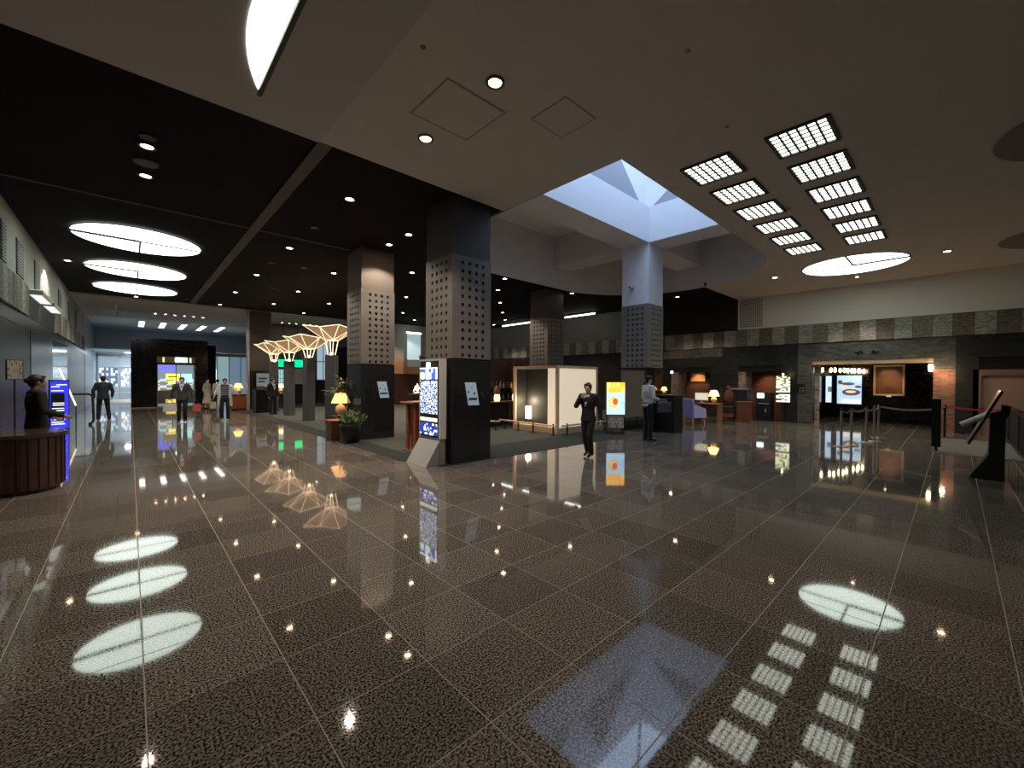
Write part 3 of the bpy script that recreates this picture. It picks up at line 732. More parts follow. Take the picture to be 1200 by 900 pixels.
def person(name_label, loc, heading, Ht, pose={}, top='jacket', bottom='trousers', top_m=None, bot_m=None, shirt_m=None, hair='short', hairm=None, shoes_m=None,
           vox=.011, face_dir=(0,1,0), curl=(.5,.5), palms=((0,0,0),(0,0,0)), sleeves=True, slim=1.0, seated=False, extras=None, skin=None, zbase=0):
    """local frame: +Y is where the figure faces, +X its right hand"""
    hairm=hairm or M_HAIR; skin=skin or M_SKIN; shoes_m=shoes_m or M_BLACK
    r=empty('person',(loc[0],loc[1],zbase),heading,name_label,'person'); k=Ht/1.70
    J=dict(pel=(0,0,.93),wai=(0,0,1.08),che=(0,.0,1.28),nek=(0,-.005,1.44),hed=(0,.015,1.585),
        sR=(.175,0,1.385),eR=(.225,-.03,1.11),wR=(.225,.05,.87),sL=(-.175,0,1.385),eL=(-.225,-.03,1.11),wL=(-.225,.05,.87),
        hR=(.088,0,.90),kR=(.10,.02,.50),aR=(.10,-.01,.09),hL=(-.088,0,.90),kL=(-.10,.02,.50),aL=(-.10,-.01,.09))
    J.update(pose); J={a:V(b)*k for a,b in J.items()}
    T=lambda *a:[x*k for x in a]
    b=MB()
    tor=[J['pel'],J['wai'],J['che'],J['nek']]
    def torso(mb,off=0,w=(.150,.132,.160,.10),dp=(.105,.092,.108,.07),ext=0):
        pts=[(tor[0],w[0],dp[0]),(tor[0].lerp(tor[1],.5),(w[0]+w[1])/2,(dp[0]+dp[1])/2),(tor[1],w[1],dp[1]),(tor[1].lerp(tor[2],.5),(w[1]+w[2])/2+.006,(dp[1]+dp[2])/2+.004),(tor[2],w[2],dp[2]),(tor[2].lerp(tor[3],.6),w[2]*.93,dp[2]*.8)]
        for a_,b_ in zip(pts[:-1],pts[1:]):
            for q in range(4):
                c=a_[0].lerp(b_[0],q/4); ww=a_[1]+(b_[1]-a_[1])*q/4; dd=a_[2]+(b_[2]-a_[2])*q/4
                mb.ell(c,((ww*slim+off)*k,(dd+off)*k,.05*k),16,6)
        for s in ('R','L'):
            mb.limb([tor[3].lerp(tor[2],.25),J['s'+s]],T(.055+off,.052+off),10)
    torso(b,-.012)
    b.limb([J['nek']-V((0,0,.03*k)),J['hed']-V((0,.01*k,.05*k))],T(.056,.052),12)
    P,M=head(b,J['hed'],face_dir,k)
    for s,sd in (('R',1),('L',-1)):
        b.limb([J['s'+s],J['e'+s],J['w'+s]],T(.047,.037,.026))
        d=(J['w'+s]-J['e'+s]).normalized(); pn=V(palms[0 if s=='R' else 1])
        if pn.length<.1: pn=V((-sd,0,0))
        hand(b,J['w'+s],d,pn,curl[0 if s=='R' else 1],sd,k)
        b.limb([J['h'+s],J['k'+s],J['a'+s]],T(.080,.052,.034))
        ft=V(pose.get('t'+s,J['a'+s]/k+V((0,.15,-.06))))*k
        b.limb([J['a'+s]-V((0,.03*k,.035*k)),ft],T(.034,.024))
        J['t'+s]=ft
    remesh(b,'body',skin,vox,r)
    # face details
    for sx in (-1,1): MB().ell(P(sx*.030,.083,-.006),(.011*k,.007*k,.006*k),8,6,M).build('eye',M_BLACK,r)
    MB().ell(P(0,.092,-.063),(.019*k,.005*k,.004*k),8,6,M).build('mouth',mat('lips',(.30,.09,.08),.5),r)
    # hair
    h=MB()
    h.ell(P(0,-.022,.034),(.083*k,.092*k,.092*k),18,12,M)
    h.ell(P(0,-.055,-.015),(.072*k,.055*k,.08*k),14,10,M)
    for sx in (-1,1): h.ell(P(sx*.062,.02,.03),(.024*k,.045*k,.05*k),8,8,M)
    h.ell(P(.02,.055,.080),(.058*k,.038*k,.025*k),10,8,M)
    if hair=='bun': h.ell(P(0,-.115,.02),(.042*k,.042*k,.042*k),12,8)
    if hair=='long': h.ell(P(0,-.075,-.09),(.075*k,.045*k,.13*k),12,8,M)
    remesh(h,'hair',hairm,.009,r)
    if top:
        t=MB(); off=.012 if top!='jacket' else .022
        torso(t,off)
        hem={'jacket':.10,'shirt':.02,'coat':.30,'blouse':.04}[top]
        for q in range(8):
            c=J['pel']-V((0,0,hem*k*q/8)); t.ell(c,((.152+off+.015*q/8)*k*slim,(.107+off+.01*q/8)*k,.04*k),16,6)
        for s in ('R','L'):
            e=.93 if sleeves is True else .45
            wr=J['e'+s].lerp(J['w'+s],.92)
            if sleeves is True: t.limb([J['s'+s],J['e'+s],wr],T(.058+off*.6,.047+off*.5,.037+off*.4))
            else: t.limb([J['s'+s],J['s'+s].lerp(J['e'+s],.85)],T(.062,.060))
        remesh(t,top,top_m,max(vox,.012),r)
        if shirt_m:   # shirt front and collar between the lapels
            c=J['che']+V((0,.118*k,0)); s_=MB()
            top_p=J['nek']+V((0,.058*k,-.015*k))
            s_._a([top_p+V((-.07*k,-.012*k,.02*k)),top_p+V((.07*k,-.012*k,.02*k)),c+V((0,.028*k,-.12*k))]+[top_p+V((-.065*k,.028*k,.0)),top_p+V((.065*k,.028*k,.0)),c+V((0,.042*k,-.105*k))],[(0,1,2),(3,5,4),(0,3,4,1),(1,4,5,2),(2,5,3,0)])
            s_.limb([J['nek']+V((0,0,.005*k)),J['nek']+V((0,.003,.03*k))],T(.064,.060),12)
            s_.build('shirt_front',shirt_m,r,smooth=False)
    if bottom=='trousers':
        t=MB()
        for q in range(6): t.ell(J['pel']+V((0,0,(.06-.16*q/6)*k)),(.158*k*slim,.116*k,.04*k),16,6)
        for s in ('R','L'): t.limb([J['h'+s],J['k'+s],J['a'+s]+V((0,0,-.02*k))],T(.094,.070,.060))
        remesh(t,'trousers',bot_m,max(vox,.012),r)
    elif bottom=='skirt':
        t=MB(); 
        for q in range(18):
            f=q/17; c=J['pel']+V((0,0,(.06-.66*f)*k)); t.ell(c,((.150+.11*f)*k,(.112+.10*f)*k,.045*k),18,6)
        remesh(t,'skirt',bot_m,.014,r)
    for s in ('R','L'):
        a,t_=J['a'+s],J['t'+s]; sh=MB(); 
        sh.limb([a-V((0,.04*k,.045*k)),a.lerp(t_,.5)-V((0,0,.012*k)),t_+V((0,.015*k,0))],T(.037,.038,.033),10)
        z0=min((a.z-.085*k),t_.z-.034*k)
        sh.v=[(x,y,max(z,z0)) for x,y,z in sh.v]
        sh.build('shoe',shoes_m,r,smooth=True)
    if extras: extras(r,J,k,P,M)
    return r
def face_to(dx,dy): return math.atan2(-dx,dy)     # rotation so that local +Y points to (dx,dy)
def cloth(n,c,**kw): return mat(n,c,.85,**kw)

# woman walking in a black suit, right hand raised to her mouth
person('woman in a black trouser suit walking past the booth, hand raised to her mouth',(7.22,5.36),face_to(-.95,-.20),1.60,
    dict(che=(0,.02,1.28),hed=(0,.03,1.585),eR=(.25,.12,1.17),wR=(.07,.21,1.37),eL=(-.25,-.08,1.13),wL=(-.28,-.03,.88),
         kL=(-.08,.10,.51),aL=(-.07,-.02,.12),tL=(-.07,.13,.045),kR=(.09,-.0,.50),aR=(.09,-.16,.14),tR=(.09,-.03,.05)),
    'jacket','trousers',M_SUIT,M_SUIT,M_WSHIRT,'bun',vox=.009,face_dir=(-.1,1,-.05),curl=(.9,.5),palms=((0,-1,.2),(0,0,0)))
# man in white shirt, seen from the side, jacket and bag over his arm
def bagman(r,J,k,P,M):
    b=MB(); w_=J['wR']
    b.cbox(w_+V((.02,.06,-.02)),(.10,.30,.10)).cbox(w_+V((.05,.12,-.20)),(.10,.42,.30)); 
    remesh(b,'draped_jacket',mat('dark_jacket_cloth',(.075,.078,.085),.9),.014,r,smooth_it=6)
    MB().box(-.012*k,.012*k,.0,.006,-.25,0).build('necktie',M_SUIT,r).location=J['nek']+V((0,.125*k,-.06*k))
person('man in a white shirt standing beside the lit poster stand, jacket over his arm',(10.45,5.75),face_to(.80,-.42),1.80,
    dict(eR=(.24,.00,1.12),wR=(.14,.23,1.06),eL=(-.22,.0,1.12),wL=(-.10,.20,1.02),che=(0,-.01,1.28)),
    'shirt','trousers',M_WSHIRT,M_SUIT,None,'short',vox=.010,extras=bagman,curl=(.8,.8),palms=((0,0,1),(0,0,1)))
# receptionist behind the curved counter on the left
person('receptionist in a black suit with her hair in a bun behind the curved wooden counter',(-1.12,10.15),face_to(.93,.35),1.70,
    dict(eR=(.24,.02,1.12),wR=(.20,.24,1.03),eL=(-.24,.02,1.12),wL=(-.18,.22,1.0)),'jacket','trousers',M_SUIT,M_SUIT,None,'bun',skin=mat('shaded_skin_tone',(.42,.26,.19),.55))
# man seen from behind at far left
person('man in a dark jacket seen from behind, walking away near the left wall',(-.77,22.4),face_to(.0,1),1.72,
    dict(kL=(-.12,.06,.5),aL=(-.13,-.06,.10),kR=(.12,.10,.5),aR=(.16,.02,.09),eL=(-.27,-.02,1.12),wL=(-.25,.06,.88),eR=(.26,.02,1.12),wR=(.24,.10,.9)),
    'jacket','trousers',cloth('navy_cloth',(.022,.028,.038)),cloth('dark_cloth',(.012,.012,.014)),None,'short',vox=.013)
# shopper with two bags
person('person in an open grey jacket over a white top, bag in each hand',(1.42,19.7),face_to(-.25,-1),1.69,
    dict(eR=(.30,.0,1.15),wR=(.34,.05,.93),eL=(-.30,.0,1.15),wL=(-.36,.05,.95),kL=(-.10,.09,.5),aL=(-.08,-.04,.12),tL=(-.08,.1,.05)),
    'jacket','trousers',cloth('charcoal_cloth',(.05,.05,.055)),cloth('dark_cloth',(.012,.012,.014)),M_WSHIRT,'short',vox=.013,curl=(1.2,1.2))
def striped(r,J,k,P,M):
    b=MB()
    for q in range(5):
        z=1.05+.075*q
        for i in range(9):
            t=-.95+1.9*i/9; t2=-.95+1.9*(i+1)/9
            a=V((.172*math.sin(t),.128*math.cos(t),z))*k; c=V((.172*math.sin(t2),.128*math.cos(t2),z))*k
            b._a([a,c,c+V((0,0,.022*k)),a+V((0,0,.022*k))],[(0,1,2,3)])
    b.build('stripe',cloth('white_blue_stripe',(.40,.46,.60)),r,kind='stuff')
    c=MB()
    for s in ('R','L'):
        c.limb([J['s'+s]+V((0,0,.01)),J['e'+s],J['e'+s].lerp(J['w'+s],.3)],[.075*k,.066*k,.06*k])
        sg=1 if s=='R' else -1
        c.limb([J['s'+s],V((sg*.17,.02,1.1))*k,V((sg*.19,.0,.62))*k],[.07*k,.065*k,.07*k])
    remesh(c,'open_shirt',cloth('white_linen',(.60,.60,.56)),.014,r)
person('man in an open white shirt over a navy striped tee walking toward the camera',(2.7,19.35),face_to(-.2,-1),1.65,
    dict(eR=(.30,-.02,1.15),wR=(.36,.05,.95),eL=(-.32,.05,1.2),wL=(-.40,.10,1.12),kR=(.10,.08,.5),aR=(.10,-.03,.11)),
    'blouse','trousers',cloth('navy_tee',(.02,.03,.07)),cloth('dark_cloth',(.012,.012,.014)),None,'short',vox=.013,sleeves=False,extras=striped,shoes_m=cloth('grey_shoe',(.25,.25,.25)))
person('woman in a pale blouse and long cream skirt standing by the black portal',(3.05,27.6),face_to(.6,-.6),1.62,{},'blouse','skirt',cloth('pale_blouse',(.42,.40,.36)),cloth('cream_skirt',(.50,.46,.36)),None,'long',vox=.016)
person('person in a white top turned away beside the woman in the long skirt',(3.55,27.9),face_to(.2,1),1.60,{},'blouse','trousers',cloth('white_top',(.5,.5,.48)),cloth('dark_cloth',(.012,.012,.014)),None,'short',vox=.016)
person('hostess in a black suit standing by the black podium and the first tree lamp',(4.80,21.35),face_to(.3,-.9),1.66,{},'jacket','trousers',M_SUIT,M_SUIT,M_WSHIRT,'bun',vox=.013)
# seated guest in the lounge
SEAT=dict(pel=(0,-.05,.50),wai=(0,-.08,.65),che=(0,-.08,.86),nek=(0,-.06,1.02),hed=(0,-.03,1.165),sR=(.175,-.07,.965),sL=(-.175,-.07,.965),eR=(.23,-.02,.72),eL=(-.23,-.02,.72),wR=(.14,.20,.66),wL=(-.14,.20,.66),
    hR=(.09,-.02,.50),hL=(-.09,-.02,.50),kR=(.11,.40,.52),kL=(-.11,.40,.52),aR=(.11,.42,.09),aL=(-.06,.70,.16),tL=(-.06,.85,.14),tR=(.11,.57,.03))
person('guest in dark clothes sitting in the lounge behind the tree lamps',(7.4,20.2),face_to(-.25,-1),1.70,SEAT,'jacket','trousers',cloth('dark_cloth',(.012,.012,.014)),cloth('dark_cloth',(.012,.012,.014)),None,'short',vox=.014,skin=MATS['shaded_skin_tone'],shoes_m=cloth('pale_sneaker',(.5,.5,.48)))
# bags
def bag(x,y,z,w,d,h,rz,m,lab,trim=None):
    r=empty('shopping_bag',(x,y,z),rz,lab,'bag')
    v=[(-w/2,-d/2,0),(w/2,-d/2,0),(w/2,d/2,0),(-w/2,d/2,0),(-w/2*.92,-d/2*.6,h),(w/2*.92,-d/2*.6,h),(w/2*.92,d/2*.6,h),(-w/2*.92,d/2*.6,h)]
    MB()._a(v,[(0,3,2,1),(0,1,5,4),(1,2,6,5),(2,3,7,6),(3,0,4,7),(4,5,6,7)]).build('bag_body',m,r)
    hh=MB()
    for yy in (-d*.25,d*.25): hh.tube([(w*.22*math.cos(t),yy,h+.16*math.sin(t)) for t in [PI*q/8 for q in range(9)]],.006,6)
    hh.build('handle',trim or M_BLACKM,r); return r
bag(1.06,19.62,.42,.40,.12,.30,.25,cloth('white_paper_bag',(.62,.60,.55)),'large white bag held at the left of the person in the open grey jacket')
bag(1.84,19.50,.40,.26,.10,.28,.2,cloth('pink_red_bag',(.50,.10,.10)),'red and pink bag held at the right of the person in the open grey jacket')
bag(2.30,19.20,.50,.20,.10,.26,.3,cloth('tan_bag',(.45,.38,.25)),'tan bag held by the man in the striped tee')

# ================================================================ PILLAR AREA
# lit directory board
r=empty('directory_board',(4.35,7.10,0),0,'tall lit directory board on a sloping grey stand against the front pillar','information board')
MB().box(0,.15,-.38,.38,.50,2.06).build('housing',M_WMET,r)
MB().box(.02,.14,-.36,.36,.0,.5).build('plinth',M_GREYM,r)
MB()._a([(-.30,-.37,0),(-.30,.37,0),(.0,.37,.47),(.0,-.37,.47),(.0,-.37,0),(.0,.37,0)],[(0,1,2,3)[::-1],(0,3,4),(1,5,2),(3,2,5,4),(0,4,5,1)]).build('sloping_stand',M_GREYM,r)
ms=screen_mat('led_rows',(.015,.03,.20),(.80,.88,.72),1.5,30,40,.58,(.30,.45,.75)); mt=screen_mat('led_title',(.05,.08,.45),(.85,.95,1),1.8,12,1.5,.45,(.3,.9,.4)); ml=screen_mat('led_lower',(.012,.03,.26),(.75,.85,1),1.3,18,6,.68)
MB().box(-.012,0,-.335,.335,.52,2.02).build('bezel',M_BLACKM,r)
MB().box(-.020,-.012,-.31,.31,1.66,1.86).build('title_panel',mt,r)
MB().box(-.020,-.012,-.31,.31,.98,1.63).build('event_list',ms,r)
MB().box(-.020,-.012,-.31,.31,.83,.90).build('middle_strip',mat('pale_green_strip',(.7,.8,.6),.5,emit=1.0),r)
MB().box(-.020,-.012,-.31,.31,.56,.79).build('lower_message',ml,r)
MB().box(-.030,-.012,-.05,.07,1.90,1.99).box(-.03,-.012,-.31,.31,1.87,1.885).build('top_light',mat('white_glow_small',(1,1,.95),.5,emit=2.5),r)
# red wood high table with brown partition
r=empty('high_table',(5.05,8.55,0),0,'red wood high table on ribbed column legs between the two front pillars','table')
MB().chbox(-.42,.42,-.30,.30,1.10,1.14,.01).build('table_top',M_WOODR,r)
MB().box(-.36,.36,-.26,.26,0,.03).build('base',M_WOODR,r)
for x_ in (-.28,-.14,0,.14,.28):
    for y_ in (-.17,.17): MB().chbox(x_-.035,x_+.035,y_-.05,y_+.05,.03,1.10,.01).build('leg',M_WOODR,r)
r=empty('partition',(5.9,9.5,0),0,'tall brown veneer partition behind the red wood high table','partition')
MB()._a([(-.35,0,0),(.55,0,0),(.55,0,2.05),(-.35,0,2.28),(-.35,.06,0),(.55,.06,0),(.55,.06,2.05),(-.35,.06,2.28)],[(0,1,2,3),(7,6,5,4),(0,4,5,1),(1,5,6,2),(2,6,7,3),(3,7,4,0)]).build('panel',mat('brown_veneer',(.11,.045,.03),.45,noise=.2,nscale=9),r)
MB().box(-.37,.57,-.01,.07,0,.08).build('foot',M_WOODD,r)
# bright pot of sparkling light seen between pillars
def table_lamp(x,y,z,lab,s=1.0,shade=None,base=M_CERAM,glow=True,group=None):
    r=empty('table_lamp',(x,y,z),0,lab,'lamp',group)
    MB().lathe([(.05*s,0),(.07*s,.01*s),(.05*s,.03*s),(.10*s,.08*s),(.135*s,.16*s),(.11*s,.25*s),(.04*s,.30*s),(.025*s,.36*s)],n=20).build('base',base,r,smooth=True)
    MB().lathe([(.24*s,.34*s),(.13*s,.60*s)],n=24,caps=False).build('lamp_shade',shade or M_SHADE,r,smooth=True)
    MB().lathe([(.01*s,.36*s),(.012*s,.62*s),(.02*s,.64*s)],n=8).build('stem',M_STEEL,r)
    MB().ell((0,0,.46*s),(.035*s,.035*s,.05*s),10,8).build('bulb',M_BULB,r)
    return r
table_lamp(4.55,12.35,.58,'warm table lamp with a wide shade behind the potted bush',1.08)
r=empty('side_cabinet',(4.60,12.35,0),0,'dark side cabinet carrying the lamp behind the potted bush','cabinet')
MB().box(-.26,.4,-.25,.25,.04,.54).build('body',M_BLACKM,r); MB().box(-.28,.42,-.27,.27,.54,.575).build('top',M_WOODD,r); MB().box(-.22,.36,-.22,.22,0,.04).build('plinth',M_BLACK,r)
# potted bush with the wooden end box
r=empty('potted_bush',(4.20,10.68,0),0,'leafy bush in a black round pot in front of the second pillar','plant')
MB().lathe([(.17,0),(.24,.10),(.275,.28),(.285,.46),(.27,.48),(.25,.46),(.25,.42)],n=28).build('pot',M_BLACK,r,smooth=True)
MB().lathe([(.25,.42),(.0,.43)],n=20).build('soil',M_SOIL,r)
rr=random.Random(3)
def leaf(mb,p,d,l,w_):
    d=V(d).normalized(); s=d.cross(V((0,0,1)));
    if s.length<.1: s=V((1,0,0))
    s.normalize(); n=s.cross(d); p=V(p)
    a=p+d*l*.5+s*w_/2-n*.004; b=p+d*l*.5-s*w_/2-n*.004; c=p+d*l*.5+n*l*.06
    mb._a([p,a,p+d*l-n*l*.15,b,c],[(0,1,4),(1,2,4),(2,3,4),(3,0,4)])
lf=MB(); st=MB()
for q in range(46):
    a=rr.random()*2*PI; e=rr.uniform(.5,1.4); d=V((math.cos(a)*math.cos(e),math.sin(a)*math.cos(e),math.sin(e)))
    L_=rr.uniform(.18,.42); b0=V((rr.uniform(-.12,.12),rr.uniform(-.12,.12),.42)); st.tube([b0,b0+d*L_],.004,5)
    for z_ in range(7):
        p=b0+d*L_*(.3+.7*z_/6); dd=(d+V((rr.uniform(-1,1),rr.uniform(-1,1),rr.uniform(-.3,.8)))).normalized()
        leaf(lf,p,dd,rr.uniform(.09,.15),.035)
lf.build('foliage',M_LEAF,r,kind='stuff'); st.build('stem',mat('green_stem',(.10,.12,.04),.6),r,kind='stuff')
r=empty('indoor_tree',(4.98,13.15,.6),0,'small broad-leaved tree rising behind the warm table lamp','plant')
MB().lathe([(.14,-.6),(.18,-.35),(.17,-.33)],n=18).build('pot',M_BLACK,r); 
tk=MB().tube([(0,0,-.35),(.03,0,.3),(0,.02,.75)],.022,8); lf=MB()
for q in range(40):
    a=rr.random()*2*PI; e=rr.uniform(-.1,1.3); d=V((math.cos(a)*math.cos(e),math.sin(a)*math.cos(e),math.sin(e)*.7)); b0=V((0,.01,rr.uniform(.45,.8))); L_=rr.uniform(.25,.60)
    tk.tube([b0,b0+d*L_],.006,5)
    for z_ in range(9):
        p=b0+d*L_*(.3+.75*z_/8); dd=(d*.5+V((rr.uniform(-1,1),rr.uniform(-1,1),rr.uniform(-.5,.6)))).normalized(); leaf(lf,p,dd,rr.uniform(.15,.23),.08)
tk.build('trunk',M_WOODD,r,kind='stuff'); lf.build('foliage',mat('olive_leaf',(.13,.16,.06),.5,noise=.4,nscale=12),r,kind='stuff')
r=empty('end_box',(3.95,11.45,0),0,'brown wooden box unit left of the black plant pot','cabinet')
MB().chbox(-.05,.20,-.22,.22,.04,.52,.01).build('body',M_WOODD,r); MB().chbox(-.07,.22,-.24,.24,.52,.55,.008).build('top',M_WOODR,r); MB().box(-.03,.18,-.20,.20,0,.04).build('plinth',M_BLACK,r)
# tree-shaped lamps on black posts
M_FRAMEW=mat('pale_gold_frame',(.9,.66,.42),.4,emit=1.5,ecol=(1,.72,.45)); 
def tree_lamp(x,y,hp,zt,lab,w_=.95,rot=0):
    r=empty('tree_lamp',(x,y,0),rot,lab,'lamp','tree-shaped lamps on dark posts')
    MB().chbox(-.17,.17,-.17,.17,0,hp,.02).build('post',mat('slate_post',(.075,.078,.085),.5),r)
    MB().box(-.16,.16,-.16,.16,hp,hp+.02).build('cap',M_BLACKM,r)
    N=8; rim=[]; fr=MB(); cp=MB(); low=zt-.42
    inn=[(.22*math.cos(2*PI*i/4+PI/4),.22*math.sin(2*PI*i/4+PI/4),low) for i in range(4)]
    for i in range(N):
        R_=w_*(1.0 if i%2==0 else .80); rim.append((R_*math.cos(2*PI*i/N+PI/4),R_*math.sin(2*PI*i/N+PI/4),zt+(.06 if i%2==0 else -.02)))
    for i in range(4):
        fr.cone((.12*math.cos(2*PI*i/4+PI/4),.12*math.sin(2*PI*i/4+PI/4),hp+.02),inn[i],.014,.014,6); fr.cone(inn[i],inn[(i+1)%4],.012,.012,6)
        for q in (2*i-1,2*i,2*i+1): fr.cone(inn[i],rim[q%N],.011,.011,6)
        cp._a([inn[i],rim[(2*i-1)%N],rim[2*i]],[(0,1,2)]); cp._a([inn[i],rim[2*i],rim[(2*i+1)%N]],[(0,1,2)]); cp._a([inn[i],rim[(2*i+1)%N],inn[(i+1)%4]],[(0,1,2)])
    for i in range(N): fr.cone(rim[i],rim[(i+1)%N],.011,.011,6)
    fr.build('frame',M_FRAMEW,r)
    m=mat('lamp_panel_fabric',(.45,.30,.18),.8,emit=.16,ecol=(1,.62,.32)); cp.build('canopy_panel',m,r)
    MB().cone((0,0,hp+.02),(0,0,hp+.10),.06,.05).build('uplight',M_BULB,r)
    l=bpy.data.lights.new('uplight_beam','SPOT'); l.energy=7; l.color=(1,.72,.42); l.spot_size=math.radians(95); l.shadow_soft_size=.05
    lo=bpy.data.objects.new('uplight_beam',l); link(lo,r); lo.location=(0,0,hp+.13); lo.rotation_euler=(PI,0,0)
tree_lamp(5.22,23.0,2.47,3.29,'tree-shaped lamp on a dark post, farthest left of four',rot=.1)
tree_lamp(5.22,20.3,2.42,3.25,'tree-shaped lamp on a dark post, second from the left of four',rot=.5)
tree_lamp(5.15,17.3,2.46,3.25,'tree-shaped lamp on a dark post, third from the left of four',rot=.2)
tree_lamp(5.36,15.4,2.50,3.47,'tree-shaped lamp on a dark post, nearest and tallest, beside the second pillar',rot=.7)
# black podium and console lamps by the far pillar
r=empty('podium',(4.42,22.9,0),0,'black podium in front of the plain dark pillar','podium')
MB().chbox(-.05,.5,-.35,.35,.0,1.05,.02).build('body',M_BLACK,r); MB().chbox(-.09,.54,-.39,.39,1.05,1.10,.01).build('top',M_BLACKM,r); MB().cbox((.22,0,1.2),(.35,.3,.03),M=Matrix.Rotation(.5,4,'X')).build('book_rest',M_WOODD,r)
r=empty('console_cabinet',(4.15,25.6,0),0,'low red-brown cabinet under the shaded lamp beside the black portal','cabinet')
MB().box(-.33,.35,-.3,.3,.05,.78).build('body',M_WOODR,r); MB().box(-.36,.38,-.33,.33,.78,.82).build('top',M_WOODD,r)
for s in (-1,1): MB().box(.01-.32*(s<0),.01+.32*(s>0),-.315,-.30,.1,.74).build('door',M_WOODR,r)
MB().box(-.3,.3,-.27,.27,0,.05).build('plinth',M_BLACK,r)
table_lamp(4.15,25.6,.82,'glowing shaded lamp on the red-brown cabinet beside the black portal',.95,mat('bright_lampshade',(1,.6,.25),.8,emit=2.2,ecol=(1,.48,.13)))
table_lamp(5.98,24.9,.85,'small cream lamp between the first two tree lamps',.85,mat('cream_lampshade',(1,.75,.4),.8,emit=1.6,ecol=(1,.68,.32)))
r=empty('side_table',(5.98,24.9,0),0,'small brown side table under the cream lamp behind the tree lamps','table')
MB().lathe([(.3,.80),(.3,.85)],n=20).build('table_top',M_WOODD,r); MB().cone((0,0,.03),(0,0,.8),.04,.04).build('column',M_WOODD,r); MB().lathe([(.2,0),(.2,.03)],n=20).build('base',M_WOODD,r)
# green lit panels with curtain screens below, farther back
for i,(xa,lab) in enumerate(((6.83,'green lit panel between the first two tree lamps'),(7.68,'green lit panel between the second and third tree lamps'))):
    r=empty('green_sign',(xa,28.98,2.40),0,lab,'sign'); MB().box(0,.56,0,.05,0,.46).build('face',mat('green_glow',(.0,.9,.3),.5,emit=1.3,ecol=(.0,.85,.26)),r)
    MB().box(-.02,.58,.05,.12,-.02,.48).build('housing',M_BLACKM,r); MB().box(.25,.3,.06,.1,.48,2.75).build('hanger',M_BLACKM,r)
r=empty('lattice_screen',(6.9,29.2,0),0,'pale cyan lattice window panel under the left green lit panel','window')
MB().box(-.05,.38,0,.05,1.1,2.25).build('pane',mat('cyan_window',(.4,.75,.75),.5,emit=.55,ecol=(.45,.85,.85)),r)
l_=MB()
for q in range(5): l_.box(-.05,.38,-.02,0,1.1+q*.28,1.12+q*.28)
for q in range(4): l_.box(-.05+q*.137,-.035+q*.137,-.02,0,1.1,2.25)
l_.build('lattice',M_BLACKM,r,kind='stuff'); MB().box(-.05,.38,0,.05,0,1.1).build('lower_panel',M_BLACK,r)
r=empty('lattice_screen',(8.0,29.3,0),0,'grey wall panel under the right green lit panel','wall panel'); MB().box(-.2,.45,0,.05,1.3,2.3).build('pane',mat('grey_glow_panel',(.3,.28,.25),.6,emit=.08),r); MB().box(-.2,.45,0,.05,0,1.3).build('lower_panel',M_BLACK,r)
# bright far window and coloured strips seen past the lamps
r=empty('tall_window',(9.35,29.6,0),0,'tall pale blue window strip behind the nearest tree lamp','window')
MB().box(0,.75,0,.05,1.6,4.2).build('pane',M_CYANG,r); MB().box(0,.75,0,.05,0,1.6).build('lower_panel',M_BLACKM,r); MB().box(-.05,.8,-.03,0,2.8,2.86).box(.36,.4,-.03,0,1.6,4.2).box(-.05,.8,-.03,0,1.55,1.6).build('mullion',M_GREYM,r)
struct('trim_15',MB().box(5.75,9.3,29.7,29.8,2.9,3.6).box(5.75,12,29.7,29.8,3.9,5.1),mat('grey_wall_far',(.16,.18,.21),.6,emit=0))
r=empty('banner',(11.3,28.8,0),0,'narrow pink and white banner right of the tall pale blue window','banner'); MB().box(0,.45,0,.02,2.6,4.1).build('cloth',mat('pink_banner',(.55,.35,.35),.8,emit=.12),r); MB().box(0,.45,-.005,0,2.6,2.95).build('lower_edge',mat('red_print',(.4,.05,.05),.7),r); MB().cone((.22,.03,0),(.22,.03,4.2),.02,.02).build('pole',M_STEEL,r)
r=empty('video_wall',(12.4,19.0,0),0,'blue lit screen glimpsed beside the second pillar','screen'); MB().box(0,.5,0,.05,1.1,1.9).build('face',mat('blue_screen_far',(.2,.4,.9),.5,emit=.6,ecol=(.25,.45,1)),r); MB().box(-.04,.54,.05,.1,0,1.95).build('stand',M_BLACK,r)
# pale wall beyond, between the front pillars
struct('wall_lounge',MB().box(11.6,15.6,24.4,24.5,0,2.0),M_WOODD); struct('wall_lounge',MB().box(11.6,15.6,24.4,24.5,2.0,3.0),mat('orange_lit_wall',(.60,.30,.16),.7,emit=0)); struct('wall_lounge',MB().box(11.6,15.6,24.4,24.5,3.0,5.2),mat('beige_lounge_wall',(.42,.38,.33),.8))
r=empty('hanging_screen',(12.85,23.6,0),0,'pale blue hanging screen behind the directory board','screen')
MB().box(0,.95,0,.03,2.9,4.55).build('sheet',mat('pale_blue_sheet',(.45,.62,.68),.7,emit=.38,ecol=(.55,.78,.86)),r); MB().box(-.05,1.0,-.02,.05,4.55,4.66).build('lit_rail',mat('white_rail_glow',(1,1,1),.5,emit=2),r); MB().box(.0,.95,-.004,0,2.45,2.9).build('lower_band',mat('grey_green_band',(.25,.31,.28),.7),r)
for s in (.1,.8): MB().box(s,s+.02,0,.02,4.66,5.2).build('hanger',M_STEEL,r)
r=empty('sparkling_display',(6.3,10.95,0),0,'small warm sparkling display of light behind the red wood high table','lamp')
MB().chbox(-.25,.25,-.2,.2,0,1.22,.01).build('stand',M_WOODD,r)
sp2=MB()
for q in range(22): sp2.ell((rr.uniform(-.13,.13),rr.uniform(-.1,.1),1.26+rr.uniform(0,.28)*(1-.3*rr.random())),(.018,.018,.018),6,4)
